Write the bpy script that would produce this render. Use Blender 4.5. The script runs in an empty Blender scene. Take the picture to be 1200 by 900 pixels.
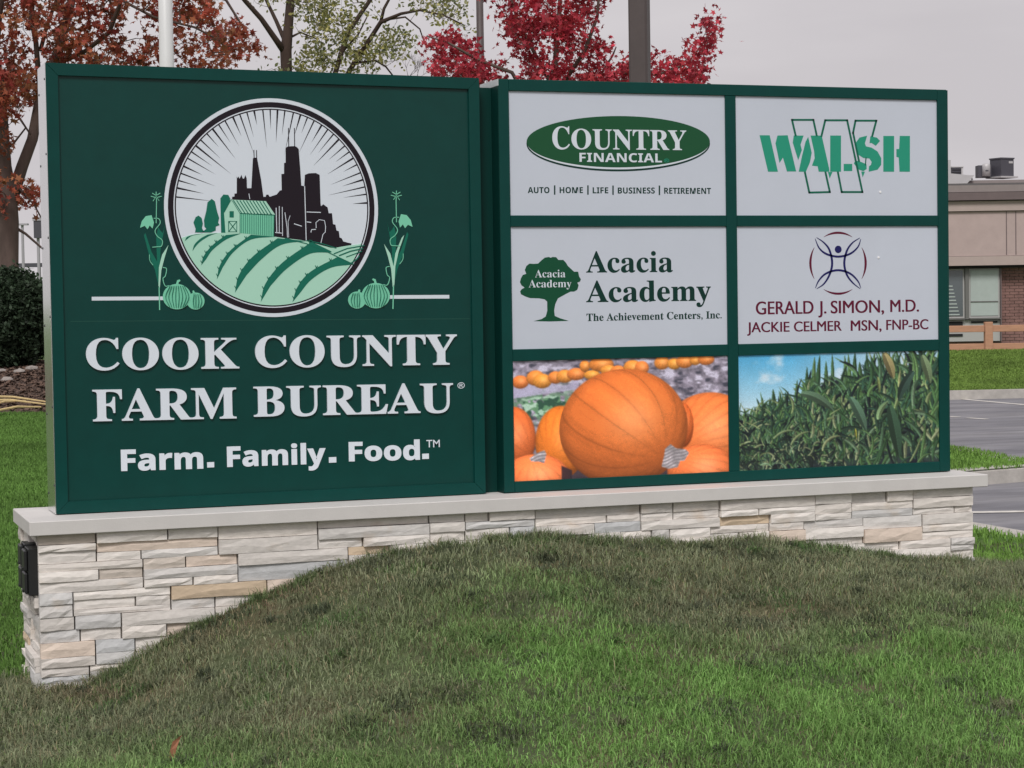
import bpy, bmesh, math, random
import numpy as np
from mathutils import Vector, Matrix
from mathutils.geometry import tessellate_polygon

random.seed(7)
rng = np.random.default_rng(11)
SC = bpy.context.scene
COL = SC.collection
S = 1.15           # metres per fitted unit
Z0 = 0.75          # height of the coping top above the lawn

# ------------------------------------------------------------------ camera
CP = Vector((-0.9579 * S, -7.7908 * S, 0.7724 * S + Z0))
YAW, PIT, ROL, FPX = 0.3453, -0.0394, -0.0155, 2374.08
FW = Vector((math.sin(YAW) * math.cos(PIT), math.cos(YAW) * math.cos(PIT), math.sin(PIT)))
_r = FW.cross(Vector((0, 0, 1))).normalized()
_u = _r.cross(FW)
RT = math.cos(ROL) * _r + math.sin(ROL) * _u
UP = -math.sin(ROL) * _r + math.cos(ROL) * _u
cd = bpy.data.cameras.new('camera')
cam = bpy.data.objects.new('camera', cd)
COL.objects.link(cam)
M = Matrix((RT, UP, -FW)).transposed().to_4x4()
M.translation = CP
cam.matrix_world = M
cd.sensor_width = 36
cd.lens = FPX / 1200 * 36
cd.clip_start = 0.1
cd.clip_end = 3000
SC.camera = cam

# ------------------------------------------------------------------ light
SUN_EL, SUN_AZ = math.radians(48), math.radians(208)   # azimuth clockwise from +Y
w = bpy.data.worlds.new('World')
SC.world = w
w.use_nodes = True
nt = w.node_tree
bg = nt.nodes['Background']
sky = nt.nodes.new('ShaderNodeTexSky')
sky.sky_type = 'NISHITA'
sky.sun_disc = False
sky.sun_elevation = SUN_EL
sky.sun_rotation = SUN_AZ
hs = nt.nodes.new('ShaderNodeHueSaturation')
hs.inputs['Saturation'].default_value = 0.15
nt.links.new(sky.outputs[0], hs.inputs['Color'])
tc = nt.nodes.new('ShaderNodeTexCoord')
mp = nt.nodes.new('ShaderNodeMapping')
mp.inputs['Scale'].default_value = (1, 1, 4.5)
nt.links.new(tc.outputs['Generated'], mp.inputs[0])
nz = nt.nodes.new('ShaderNodeTexNoise')
nz.inputs['Scale'].default_value = 2.6
nz.inputs['Detail'].default_value = 5
nt.links.new(mp.outputs[0], nz.inputs[0])
cr = nt.nodes.new('ShaderNodeValToRGB')
cr.color_ramp.elements[0].position = 0.36
cr.color_ramp.elements[0].color = (0.475, 0.448, 0.468, 1)
cr.color_ramp.elements[1].position = 0.68
cr.color_ramp.elements[1].color = (0.585, 0.555, 0.57, 1)
nt.links.new(nz.outputs[0], cr.inputs[0])
vm = nt.nodes.new('ShaderNodeVectorMath')
vm.operation = 'SCALE'
vm.inputs['Scale'].default_value = 10.0
nt.links.new(cr.outputs[0], vm.inputs[0])
mx = nt.nodes.new('ShaderNodeMix')
mx.data_type = 'RGBA'
mx.inputs[0].default_value = 0.93
nt.links.new(hs.outputs[0], mx.inputs[6])
nt.links.new(vm.outputs[0], mx.inputs[7])
nt.links.new(mx.outputs[2], bg.inputs['Color'])
bg.inputs['Strength'].default_value = 0.1
sd = bpy.data.lights.new('sun', 'SUN')
sd.energy = 1.9
sd.angle = math.radians(18)
sd.color = (1, 0.96, 0.92)
sun = bpy.data.objects.new('sun', sd)
COL.objects.link(sun)
sun_dir = Vector((math.sin(SUN_AZ) * math.cos(SUN_EL), math.cos(SUN_AZ) * math.cos(SUN_EL), math.sin(SUN_EL)))
sun.rotation_euler = sun_dir.to_track_quat('Z', 'Y').to_euler()
sun.location = (0, 0, 30)
SC.view_settings.view_transform = 'Standard'
SC.view_settings.look = 'None'
SC.view_settings.exposure = 0.25
SC.view_settings.gamma = 1


# ------------------------------------------------------------------ helpers
def ray(px, py):
    return FW + RT * ((px - 600) / FPX) - UP * ((py - 450) / FPX)


def P(px, py, Y=0.0):
    """photo point carried onto the upright plane y = Y"""
    r = ray(px, py)
    t = (Y - CP.y) / r.y
    return CP + r * t


def W(px, py, d):
    """photo point at distance d along the view"""
    return CP + ray(px, py) * d


def sl(c):
    return c / 12.92 if c <= 0.04045 else ((c + 0.055) / 1.055) ** 2.4


def rgb(r, g, b, k=1.0):
    return (sl(r / 255) * k, sl(g / 255) * k, sl(b / 255) * k, 1)


MATS = {}


def mat(name, col=(0.5, 0.5, 0.5, 1), rough=0.7, metal=0.0, noise=0.0, nscale=20, bump=0.0, bscale=60,
        attr=None, objcol=False, spec=0.5, coat=0.0, stretch=None, transl=0.0, col2=None, ramp=(0.4, 0.6)):
    if name in MATS:
        return MATS[name]
    m = bpy.data.materials.new(name)
    m.use_nodes = True
    t = m.node_tree
    b = t.nodes['Principled BSDF']
    b.inputs['Roughness'].default_value = rough
    b.inputs['Metallic'].default_value = metal
    b.inputs['Specular IOR Level'].default_value = spec
    b.inputs['Coat Weight'].default_value = coat
    b.inputs['Base Color'].default_value = col
    co = t.nodes.new('ShaderNodeTexCoord')
    vec = co.outputs['Object']
    if stretch:
        mm = t.nodes.new('ShaderNodeMapping')
        mm.inputs['Scale'].default_value = stretch
        t.links.new(vec, mm.inputs[0])
        vec = mm.outputs[0]
    src = None
    if attr:
        a = t.nodes.new('ShaderNodeAttribute')
        a.attribute_name = attr
        src = a.outputs['Color']
    elif objcol:
        a = t.nodes.new('ShaderNodeObjectInfo')
        src = a.outputs['Color']
    else:
        a = t.nodes.new('ShaderNodeRGB')
        a.outputs[0].default_value = col
        src = a.outputs[0]
    if col2:
        n = t.nodes.new('ShaderNodeTexNoise')
        n.inputs['Scale'].default_value = nscale * 0.35
        n.inputs['Detail'].default_value = 6
        t.links.new(vec, n.inputs[0])
        r = t.nodes.new('ShaderNodeMapRange')
        r.inputs[1].default_value, r.inputs[2].default_value = ramp
        t.links.new(n.outputs[0], r.inputs[0])
        x = t.nodes.new('ShaderNodeMix')
        x.data_type = 'RGBA'
        t.links.new(r.outputs[0], x.inputs[0])
        t.links.new(src, x.inputs[6])
        x.inputs[7].default_value = col2
        src = x.outputs[2]
    if noise:
        n = t.nodes.new('ShaderNodeTexNoise')
        n.inputs['Scale'].default_value = nscale
        n.inputs['Detail'].default_value = 7
        n.inputs['Roughness'].default_value = 0.65
        t.links.new(vec, n.inputs[0])
        r = t.nodes.new('ShaderNodeMapRange')
        r.inputs[1].default_value = 0.25
        r.inputs[2].default_value = 0.75
        r.inputs[3].default_value = 1 - noise
        r.inputs[4].default_value = 1 + noise
        t.links.new(n.outputs[0], r.inputs[0])
        x = t.nodes.new('ShaderNodeVectorMath')
        x.operation = 'SCALE'
        t.links.new(src, x.inputs[0])
        t.links.new(r.outputs[0], x.inputs['Scale'])
        src = x.outputs[0]
    t.links.new(src, b.inputs['Base Color'])
    if bump:
        n = t.nodes.new('ShaderNodeTexNoise')
        n.inputs['Scale'].default_value = bscale
        n.inputs['Detail'].default_value = 6
        t.links.new(vec, n.inputs[0])
        bp = t.nodes.new('ShaderNodeBump')
        bp.inputs['Strength'].default_value = bump
        bp.inputs['Distance'].default_value = 0.01
        t.links.new(n.outputs[0], bp.inputs['Height'])
        t.links.new(bp.outputs[0], b.inputs['Normal'])
    if transl:
        tr = t.nodes.new('ShaderNodeBsdfTranslucent')
        t.links.new(src, tr.inputs[0])
        ms = t.nodes.new('ShaderNodeMixShader')
        ms.inputs[0].default_value = transl
        out = t.nodes['Material Output']
        t.links.new(b.outputs[0], ms.inputs[1])
        t.links.new(tr.outputs[0], ms.inputs[2])
        t.links.new(ms.outputs[0], out.inputs[0])
    MATS[name] = m
    return m


def tag(o, label=None, cat=None, group=None, kind=None):
    if label:
        o['label'] = label
    if cat:
        o['category'] = cat
    if group:
        o['group'] = group
    if kind:
        o['kind'] = kind
    return o


def thing(name, label, cat, loc=(0, 0, 0), rz=0.0, group=None):
    o = bpy.data.objects.new(name, None)
    COL.objects.link(o)
    o.location = loc
    o.rotation_euler = (0, 0, rz)
    o.empty_display_size = 0.2
    return tag(o, label, cat, group)


def chain_matrix(o):
    m = Matrix.LocRotScale(o.location, o.rotation_euler, o.scale)
    return chain_matrix(o.parent) @ m if o.parent else m


def link(name, me, m, parent=None, keep=False):
    """link a mesh; keep=True means its vertices are world coordinates"""
    o = bpy.data.objects.new(name, me)
    COL.objects.link(o)
    if m is not None and not me.materials:
        me.materials.append(m)
    if parent:
        o.parent = parent
        if keep:
            me.transform(chain_matrix(parent).inverted())
    return o


def raw(name, vs, fs, m, parent=None, keep=False, smooth=False):
    me = bpy.data.meshes.new(name)
    me.from_pydata([tuple(v) for v in vs], [], fs)
    if smooth:
        me.shade_smooth()
    return link(name, me, m, parent, keep)


class MB:
    def __init__(self):
        self.v, self.f = [], []

    def add(self, vs, fs):
        n = len(self.v)
        self.v += [tuple(v) for v in vs]
        self.f += [tuple(i + n for i in f) for f in fs]
        return self

    def box(self, a, b, T=None):
        x0, y0, z0 = a
        x1, y1, z1 = b
        vs = [Vector(p) for p in ((x0, y0, z0), (x1, y0, z0), (x1, y1, z0), (x0, y1, z0),
                                  (x0, y0, z1), (x1, y0, z1), (x1, y1, z1), (x0, y1, z1))]
        if T is not None:
            vs = [T @ v for v in vs]
        return self.add(vs, [(0, 3, 2, 1), (4, 5, 6, 7), (0, 1, 5, 4), (1, 2, 6, 5), (2, 3, 7, 6), (3, 0, 4, 7)])

    def tube(self, pts, rad, n=7, cap=True):
        pts = [Vector(p) for p in pts]
        if not hasattr(rad, '__len__'):
            rad = [rad] * len(pts)
        vs, fs = [], []
        ref = None
        for i, p in enumerate(pts):
            t = (pts[min(i + 1, len(pts) - 1)] - pts[max(i - 1, 0)]).normalized()
            if ref is None:
                ref = t.orthogonal().normalized()
            ref = (ref - t * ref.dot(t)).normalized()
            bi = t.cross(ref)
            for k in range(n):
                a = 2 * math.pi * k / n
                vs.append(p + (ref * math.cos(a) + bi * math.sin(a)) * rad[i])
        for i in range(len(pts) - 1):
            for k in range(n):
                a, b = i * n + k, i * n + (k + 1) % n
                fs.append((a, b, b + n, a + n))
        if cap:
            fs.append(tuple(range(n - 1, -1, -1)))
            fs.append(tuple(range((len(pts) - 1) * n, len(pts) * n)))
        return self.add(vs, fs)

    def obj(self, name, m, parent=None, keep=False, smooth=False, bevel=0.0):
        o = raw(name, self.v, self.f, m, parent, keep, smooth)
        if bevel:
            bm = bmesh.new()
            bm.from_mesh(o.data)
            bmesh.ops.bevel(bm, geom=bm.edges[:], offset=bevel, segments=1, affect='EDGES', clamp_overlap=True)
            bm.to_mesh(o.data)
            bm.free()
        return o


def prism_xz(loops, yf, yb):
    """loops of (x,z), first outer, others holes -> solid between y=yf (front) and y=yb"""
    mb = MB()
    flat = [p for l in loops for p in l]
    tris = tessellate_polygon([[Vector((p[0], p[1], 0)) for p in l] for l in loops])
    n = len(flat)
    vs = [(p[0], yf, p[1]) for p in flat] + [(p[0], yb, p[1]) for p in flat]
    fs = []
    for t in tris:
        a, b, c = [Vector(flat[i]) for i in t]
        if (b - a).cross(c - a) < 0:
            t = (t[0], t[2], t[1])
        fs.append(tuple(t))
    k = 0
    for l in loops:
        m = len(l)
        for i in range(m):
            a, b = k + i, k + (i + 1) % m
            fs.append((a, a + n, b + n, b))
        k += m
    mb.add(vs, fs)
    return mb


def vnoise(x, y, s, seed=0):
    """value noise 0..1 on arrays"""
    x = np.asarray(x, float) * s
    y = np.asarray(y, float) * s
    xi, yi = np.floor(x).astype(np.int64), np.floor(y).astype(np.int64)
    fx, fy = x - xi, y - yi
    fx, fy = fx * fx * (3 - 2 * fx), fy * fy * (3 - 2 * fy)

    def h(a, b):
        v = np.sin(a * 127.1 + b * 311.7 + seed * 74.7) * 43758.5453
        return v - np.floor(v)
    return (h(xi, yi) * (1 - fx) + h(xi + 1, yi) * fx) * (1 - fy) + (h(xi, yi + 1) * (1 - fx) + h(xi + 1, yi + 1) * fx) * fy


def fbm(x, y, s, seed=0, o=4):
    r, a, t = 0, 1, 0
    for i in range(o):
        r = r + a * vnoise(x, y, s * 2 ** i, seed + i * 3)
        t += a
        a *= 0.5
    return r / t


def mesh_np(name, verts, loops_per_face, idx, m, parent=None, color=None):
    """fast mesh from numpy; faces all given as flat index array with per-face sizes"""
    me = bpy.data.meshes.new(name)
    me.vertices.add(len(verts))
    me.vertices.foreach_set('co', verts.astype(np.float32).ravel())
    me.loops.add(len(idx))
    me.loops.foreach_set('vertex_index', idx.astype(np.int32))
    st = np.concatenate([[0], np.cumsum(loops_per_face)[:-1]]).astype(np.int32)
    me.polygons.add(len(loops_per_face))
    me.polygons.foreach_set('loop_start', st)
    me.update(calc_edges=True)
    if color is not None:
        ca = me.color_attributes.new('Col', 'FLOAT_COLOR', 'POINT')
        c4 = np.ones((len(verts), 4), np.float32)
        c4[:, :3] = color
        ca.data.foreach_set('color', c4.ravel())
    me.validate()
    return link(name, me, m, parent)


# ------------------------------------------------------------------ dimensions of the sign
U = lambda v: v * S
LW = U(1.7216)
HL, HR = U(1.706), U(1.688)
X2, X3, H2, Y2 = U(1.7985), U(3.8879), U(1.6847), U(-0.0187)
CL, CR, CF, CB, CT = U(-0.1234), U(3.9632), U(-0.2145), U(0.3486), U(0.0531)
DEP = U(0.2203)
SFY = CF + U(0.03)            # front plane of the stones
SLX, SRX = CL + U(0.03), CR - U(0.055)
ZC = Z0                        # coping top

# ------------------------------------------------------------------ terrain
CX, CY = CP.x, CP.y
FH = (math.sin(YAW), math.cos(YAW))


def ld(x, y):
    dx, dy = np.asarray(x, float) - CX, np.asarray(y, float) - CY
    return dx * FH[1] - dy * FH[0], dx * FH[0] + dy * FH[1]


MP = [(48, 814), (100, 796), (150, 772), (235, 724), (300, 692), (380, 664), (430, 651), (500, 640), (560, 633), (620, 627),
      (700, 633), (800, 634), (880, 631), (950, 638), (1040, 650), (1100, 657), (1140, 660)]
MP = [(a, b + (3 if a < 60 else 9)) for a, b in MP]
_mx = [P(a, b, SFY).x for a, b in MP]
_mz = [P(a, b, SFY).z for a, b in MP]
_mx = [_mx[0] - 0.8] + _mx + [_mx[-1] + 1.6]
_mz = [0.0] + _mz + [0.02]


def sstep(t):
    t = np.clip(t, 0, 1)
    return t * t * (3 - 2 * t)


def T(x, y):
    """asphalt / base level"""
    l, d = ld(x, y)
    zl = np.interp(d, [0, 12, 20, 25, 31, 40, 70, 300], [0, 0, 0.17, 0.36, 0.76, 0.85, 0.9, 0.9])
    zr = np.interp(d, [0, 12, 33, 34.5, 41.5, 50, 70, 300], [0, 0.0, 0.0, 0.03, 0.40, 0.45, 0.5, 0.7])
    t = sstep((l / np.maximum(d, 1) + 0.1) / 0.25)
    return zl * (1 - t) + zr * t


def mound(x, y):
    x, y = np.asarray(x, float), np.asarray(y, float)
    m = np.interp(x, _mx, _mz)
    t = np.clip((SFY - y - 0.05) / 2.9, 0, 1)
    f = 1 - 0.45 * sstep(t) - 0.55 * t
    b = 1 - sstep((y - CB) / 1.6)
    return m * f * b


def G(x, y):
    """lawn level"""
    x, y = np.asarray(x, float), np.asarray(y, float)
    r = (fbm(x, y, 1.3, 5) - 0.5) * 0.06 + (fbm(x, y, 5, 9, 3) - 0.5) * 0.032
    near = 1 - sstep((ld(x, y)[1] - 14) / 8)
    return T(x, y) + 0.02 + 0.11 * sstep((ld(x, y)[1] - 11.5) / 1.5) * sstep((ld(x, y)[0]) / 1.5) + mound(x, y) + r * near


def hit(px, py, fn, d0=5.0, d1=80.0):
    """photo point to where its ray meets the surface fn"""
    r = ray(px, py)
    a, b = d0, d1
    for _ in range(50):
        c = (a + b) / 2
        q = CP + r * c
        if q.z > float(fn(q.x, q.y)):
            a = c
        else:
            b = c
    return CP + r * a


# ---- ground, lot, lawns
m_soil = mat('lawn_soil', rgb(70, 80, 50), 0.95, noise=0.4, nscale=9, bump=0.6, bscale=40, col2=rgb(88, 84, 60), ramp=(0.45, 0.62))
m_farlawn = mat('far_lawn', rgb(72, 104, 46), 0.9, noise=0.3, nscale=14, bump=0.8, bscale=50, col2=rgb(86, 110, 54), ramp=(0.4, 0.7))
m_asph = mat('asphalt', (0.165, 0.165, 0.185, 1), 0.85, noise=0.34, nscale=2.2, bump=0.35, bscale=90, col2=(0.215, 0.213, 0.23, 1),
             ramp=(0.4, 0.6), stretch=(0.5, 1.6, 1))
m_conc = mat('kerb_concrete', (0.44, 0.42, 0.39, 1), 0.9, noise=0.22, nscale=6, bump=0.3, bscale=60)
m_paint = mat('road_paint', (0.62, 0.6, 0.56, 1), 0.8, noise=0.2, nscale=12, col2=(0.3, 0.29, 0.29, 1), ramp=(0.55, 0.75))


def hT(px, py, h=0.0):
    return hit(px, py, lambda x, y: T(x, y) + h, 8, 90)


near_a, near_b = hT(1143, 644), hT(1204, 656)
far_a, far_b = hT(1112, 468), hT(1200, 466)


def ext(a, b, t):
    return (a.x + (b.x - a.x) * t, a.y + (b.y - a.y) * t)


# parking lot outline, counter clockwise: near edge runs left behind the sign, far edge along the bank
NB, NA = ext(near_a, near_b, 14), ext(near_a, near_b, -4.5)
FB, FA = ext(far_a, far_b, 8.0), ext(far_a, far_b, -3.2)
LOT = [NA, NB, FB, FA]


def inside(poly, x, y):
    c = False
    n = len(poly)
    for i in range(n):
        x1, y1 = poly[i]
        x2, y2 = poly[(i + 1) % n]
        if (y1 > y) != (y2 > y) and x < (x2 - x1) * (y - y1) / (y2 - y1) + x1:
            c = not c
    return c


# island inside the lot
isl_f = [hT(p, q, 0.14) for p, q in ((1060, 555), (1112, 553), (1160, 549), (1200, 546))]
isl_b = [hT(p, q, 0.14) for p, q in ((1200, 539), (1150, 529), (1112, 523), (1060, 521))]
_tip = hT(1262, 546, 0.14)
_lf = ext(isl_f[1], isl_f[0], 5)
_lb = ext(isl_b[2], isl_b[3], 3.2)
ISL = [_lf] + [(p.x, p.y) for p in isl_f] + [(_tip.x, _tip.y)] + [(p.x, p.y) for p in isl_b] + [_lb]


def graded(lo, hi, mid0, mid1, fine, grow=1.16, mx=12.0):
    a = list(np.arange(mid0, mid1, fine))
    s = fine
    v = mid1
    while v < hi:
        a.append(v)
        s = min(s * grow, mx)
        v += s
    a.append(hi)
    s = fine
    v = mid0
    b = []
    while v > lo:
        s = min(s * grow, mx)
        v -= s
        b.append(v)
    return np.array(b[::-1] + a)


def sheet(xs, ys, fn):
    X, Y = np.meshgrid(xs, ys)
    Z = fn(X, Y)
    nx, ny = len(xs), len(ys)
    v = np.stack([X.ravel(), Y.ravel(), Z.ravel()], 1)
    i = np.arange(nx * ny).reshape(ny, nx)
    f = np.stack([i[:-1, :-1], i[:-1, 1:], i[1:, 1:], i[1:, :-1]], -1).reshape(-1, 4)
    return v, f


v, f = sheet(graded(-400, 400, -3, 8, 0.07, 1.12), graded(-200, 500, -5, 3, 0.07, 1.12), G)
lawn = mesh_np('lawn_ground', v, np.full(len(f), 4), f.ravel(), None)
bm = bmesh.new()
bm.from_mesh(lawn.data)
for k in range(4):
    a, b = Vector((*LOT[k], 0)), Vector((*LOT[(k + 1) % 4], 0))
    nrm = (b - a).cross(Vector((0, 0, 1))).normalized()
    bmesh.ops.bisect_plane(bm, geom=bm.verts[:] + bm.edges[:] + bm.faces[:], plane_co=a, plane_no=nrm, dist=1e-5)
dead = [fc for fc in bm.faces if inside(LOT, *fc.calc_center_median().xy)]
bmesh.ops.delete(bm, geom=dead, context='FACES')
for fc in bm.faces:
    c = fc.calc_center_median()
    fc.smooth = True
    fc.material_index = 0 if ld(c.x, c.y)[1] < 12.5 else 1
bm.to_mesh(lawn.data)
bm.free()
lawn.data.materials.append(m_soil)
lawn.data.materials.append(m_farlawn)
tag(lawn, kind='structure')

# asphalt sheet, cut to the outline
bm = bmesh.new()
v, f = sheet(np.arange(-6, 46, 0.5), np.arange(0, 56, 0.5), lambda x, y: T(x, y))
vv = [bm.verts.new(p) for p in v]
for q in f:
    bm.faces.new([vv[i] for i in q])
for k in range(4):
    a, b = Vector((*LOT[k], 0)), Vector((*LOT[(k + 1) % 4], 0))
    nrm = (b - a).cross(Vector((0, 0, 1))).normalized()
    bmesh.ops.bisect_plane(bm, geom=bm.verts[:] + bm.edges[:] + bm.faces[:], plane_co=a, plane_no=nrm, clear_outer=True)
me = bpy.data.meshes.new('parking_lot')
bm.to_mesh(me)
bm.free()
tag(link('parking_lot', me, m_asph), kind='structure')


def resample(pts, step):
    out = []
    for a, b in zip(pts[:-1], pts[1:]):
        n = max(1, int(math.dist(a, b) / step))
        for i in range(n):
            out.append((a[0] + (b[0] - a[0]) * i / n, a[1] + (b[1] - a[1]) * i / n))
    out.append(tuple(pts[-1]))
    return out


def kerb(name, line, wid=0.16, h=0.145, closed=False, seg=3.0):
    """kerb stones laid along a line; the lot is on the left side of the line"""
    pts = resample(line, 0.5)
    n = len(pts)
    mb = MB()
    prev = None
    for i, (x, y) in enumerate(pts):
        a = pts[max(0, i - 1)] if not closed else pts[(i - 1) % (n - 1)]
        b = pts[min(n - 1, i + 1)] if not closed else pts[(i + 1) % (n - 1)]
        t = Vector((b[0] - a[0], b[1] - a[1])).normalized()
        nn = Vector((t.y, -t.x))           # to the right = lawn side
        z = float(T(x, y))
        prof = [(0.0, -0.1), (0.0, h - 0.03), (0.025, h), (wid, h), (wid, -0.1)]
        ring = [(x + nn.x * u, y + nn.y * u, z + q) for u, q in prof]
        if prev:
            fs = [(k, k + 5, k + 6, k + 1) for k in range(4)]
            mb.add(prev + ring, fs)
        prev = ring
    o = mb.obj(name, m_conc)
    return tag(o, kind='structure')


kerb('near_kerb', [NB, NA])
kerb('side_kerb', [NA, FA])
kerb('bank_kerb', [FA, FB])
isl_cw = ISL[::-1]
# island: lawn side is the inside of the island
area = sum(ISL[i][0] * ISL[(i + 1) % len(ISL)][1] - ISL[(i + 1) % len(ISL)][0] * ISL[i][1] for i in range(len(ISL)))
ring = ISL if area < 0 else isl_cw
kerb('island_kerb', ring + [ring[0]], closed=True)
cxi = sum(p[0] for p in ISL) / len(ISL)
cyi = sum(p[1] for p in ISL) / len(ISL)
vs = [(x, y, float(T(x, y)) + 0.135) for x, y in ISL]
tri = tessellate_polygon([[Vector(p) for p in vs]])
isl = raw('island_lawn', vs, [tuple(t) for t in tri], m_farlawn)
tag(isl, kind='structure')


def stripe(name, a, b, wpx, h=0.005):
    pa, pb = hT(*a), hT(*b)
    t = (pb - pa)
    t.z = 0
    L = t.length
    t.normalize()
    nn = Vector((-t.y, t.x, 0)) * wpx / 2
    vs, fs = [], []
    n = max(2, int(L / 0.5))
    for i in range(n + 1):
        p = pa.lerp(pb, i / n)
        for s in (-1, 1):
            q = p + nn * s
            vs.append((q.x, q.y, float(T(q.x, q.y)) + h))
        if i:
            fs.append((2 * i - 2, 2 * i - 1, 2 * i + 1, 2 * i))
    tag(raw(name, vs, fs, m_paint), kind='structure')


stripe('painted_line', (1100, 601.5), (1230, 599.5), 0.12)
stripe('painted_line', (1117, 467), (1260, 480), 0.11)
stripe('painted_line', (1112, 488.3), (1124, 489), 0.10)
stripe('painted_line', (1134, 490), (1157, 491.5), 0.10)


# ------------------------------------------------------------------ grass blades
m_blade = mat('grass_blades', rough=0.75, attr='Col', transl=0.25, spec=0.25)


def blades(name, x, y, z, ln, wd, col, lean=0.6):
    n = len(x)
    th = rng.uniform(0, 2 * math.pi, n)
    ph = rng.uniform(0, 2 * math.pi, n)
    le = rng.uniform(0.1, 1, n) * lean
    dx, dy = np.cos(th), np.sin(th)
    sx, sy = np.cos(ph) * wd / 2, np.sin(ph) * wd / 2
    h1, o1 = ln * 0.55, ln * le * 0.25
    h2, o2 = ln * (1 - 0.55 * le), ln * le * 0.95
    b = np.stack([x, y, z], 1)
    side = np.stack([sx, sy, np.zeros(n)], 1)
    d = np.stack([dx, dy, np.zeros(n)], 1)
    up = np.array([0, 0, 1.0])
    v = np.empty((n, 5, 3))
    v[:, 0] = b - side
    v[:, 1] = b + side
    mid = b + d * o1[:, None] + up * h1[:, None]
    v[:, 2] = mid + side * 0.75
    v[:, 3] = mid - side * 0.75
    v[:, 4] = b + d * o2[:, None] + up * h2[:, None]
    base = np.arange(n)[:, None] * 5
    idx = (base + np.array([0, 1, 2, 3, 3, 2, 4])).ravel()
    lp = np.tile([4, 3], n)
    c = np.repeat(col[:, None, :], 5, 1).reshape(-1, 3)
    o = mesh_np(name, v.reshape(-1, 3), lp, idx, m_blade, color=c)
    return tag(o, kind='stuff')


def proj(x, y, z):
    d = np.stack([x - CP.x, y - CP.y, z - CP.z], 1)
    zf = d @ np.array(FW)
    return 600 + FPX * (d @ np.array(RT)) / zf, 450 - FPX * (d @ np.array(UP)) / zf, zf


def lin(r, g, b):
    return np.array([sl(r / 255), sl(g / 255), sl(b / 255)])


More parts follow.
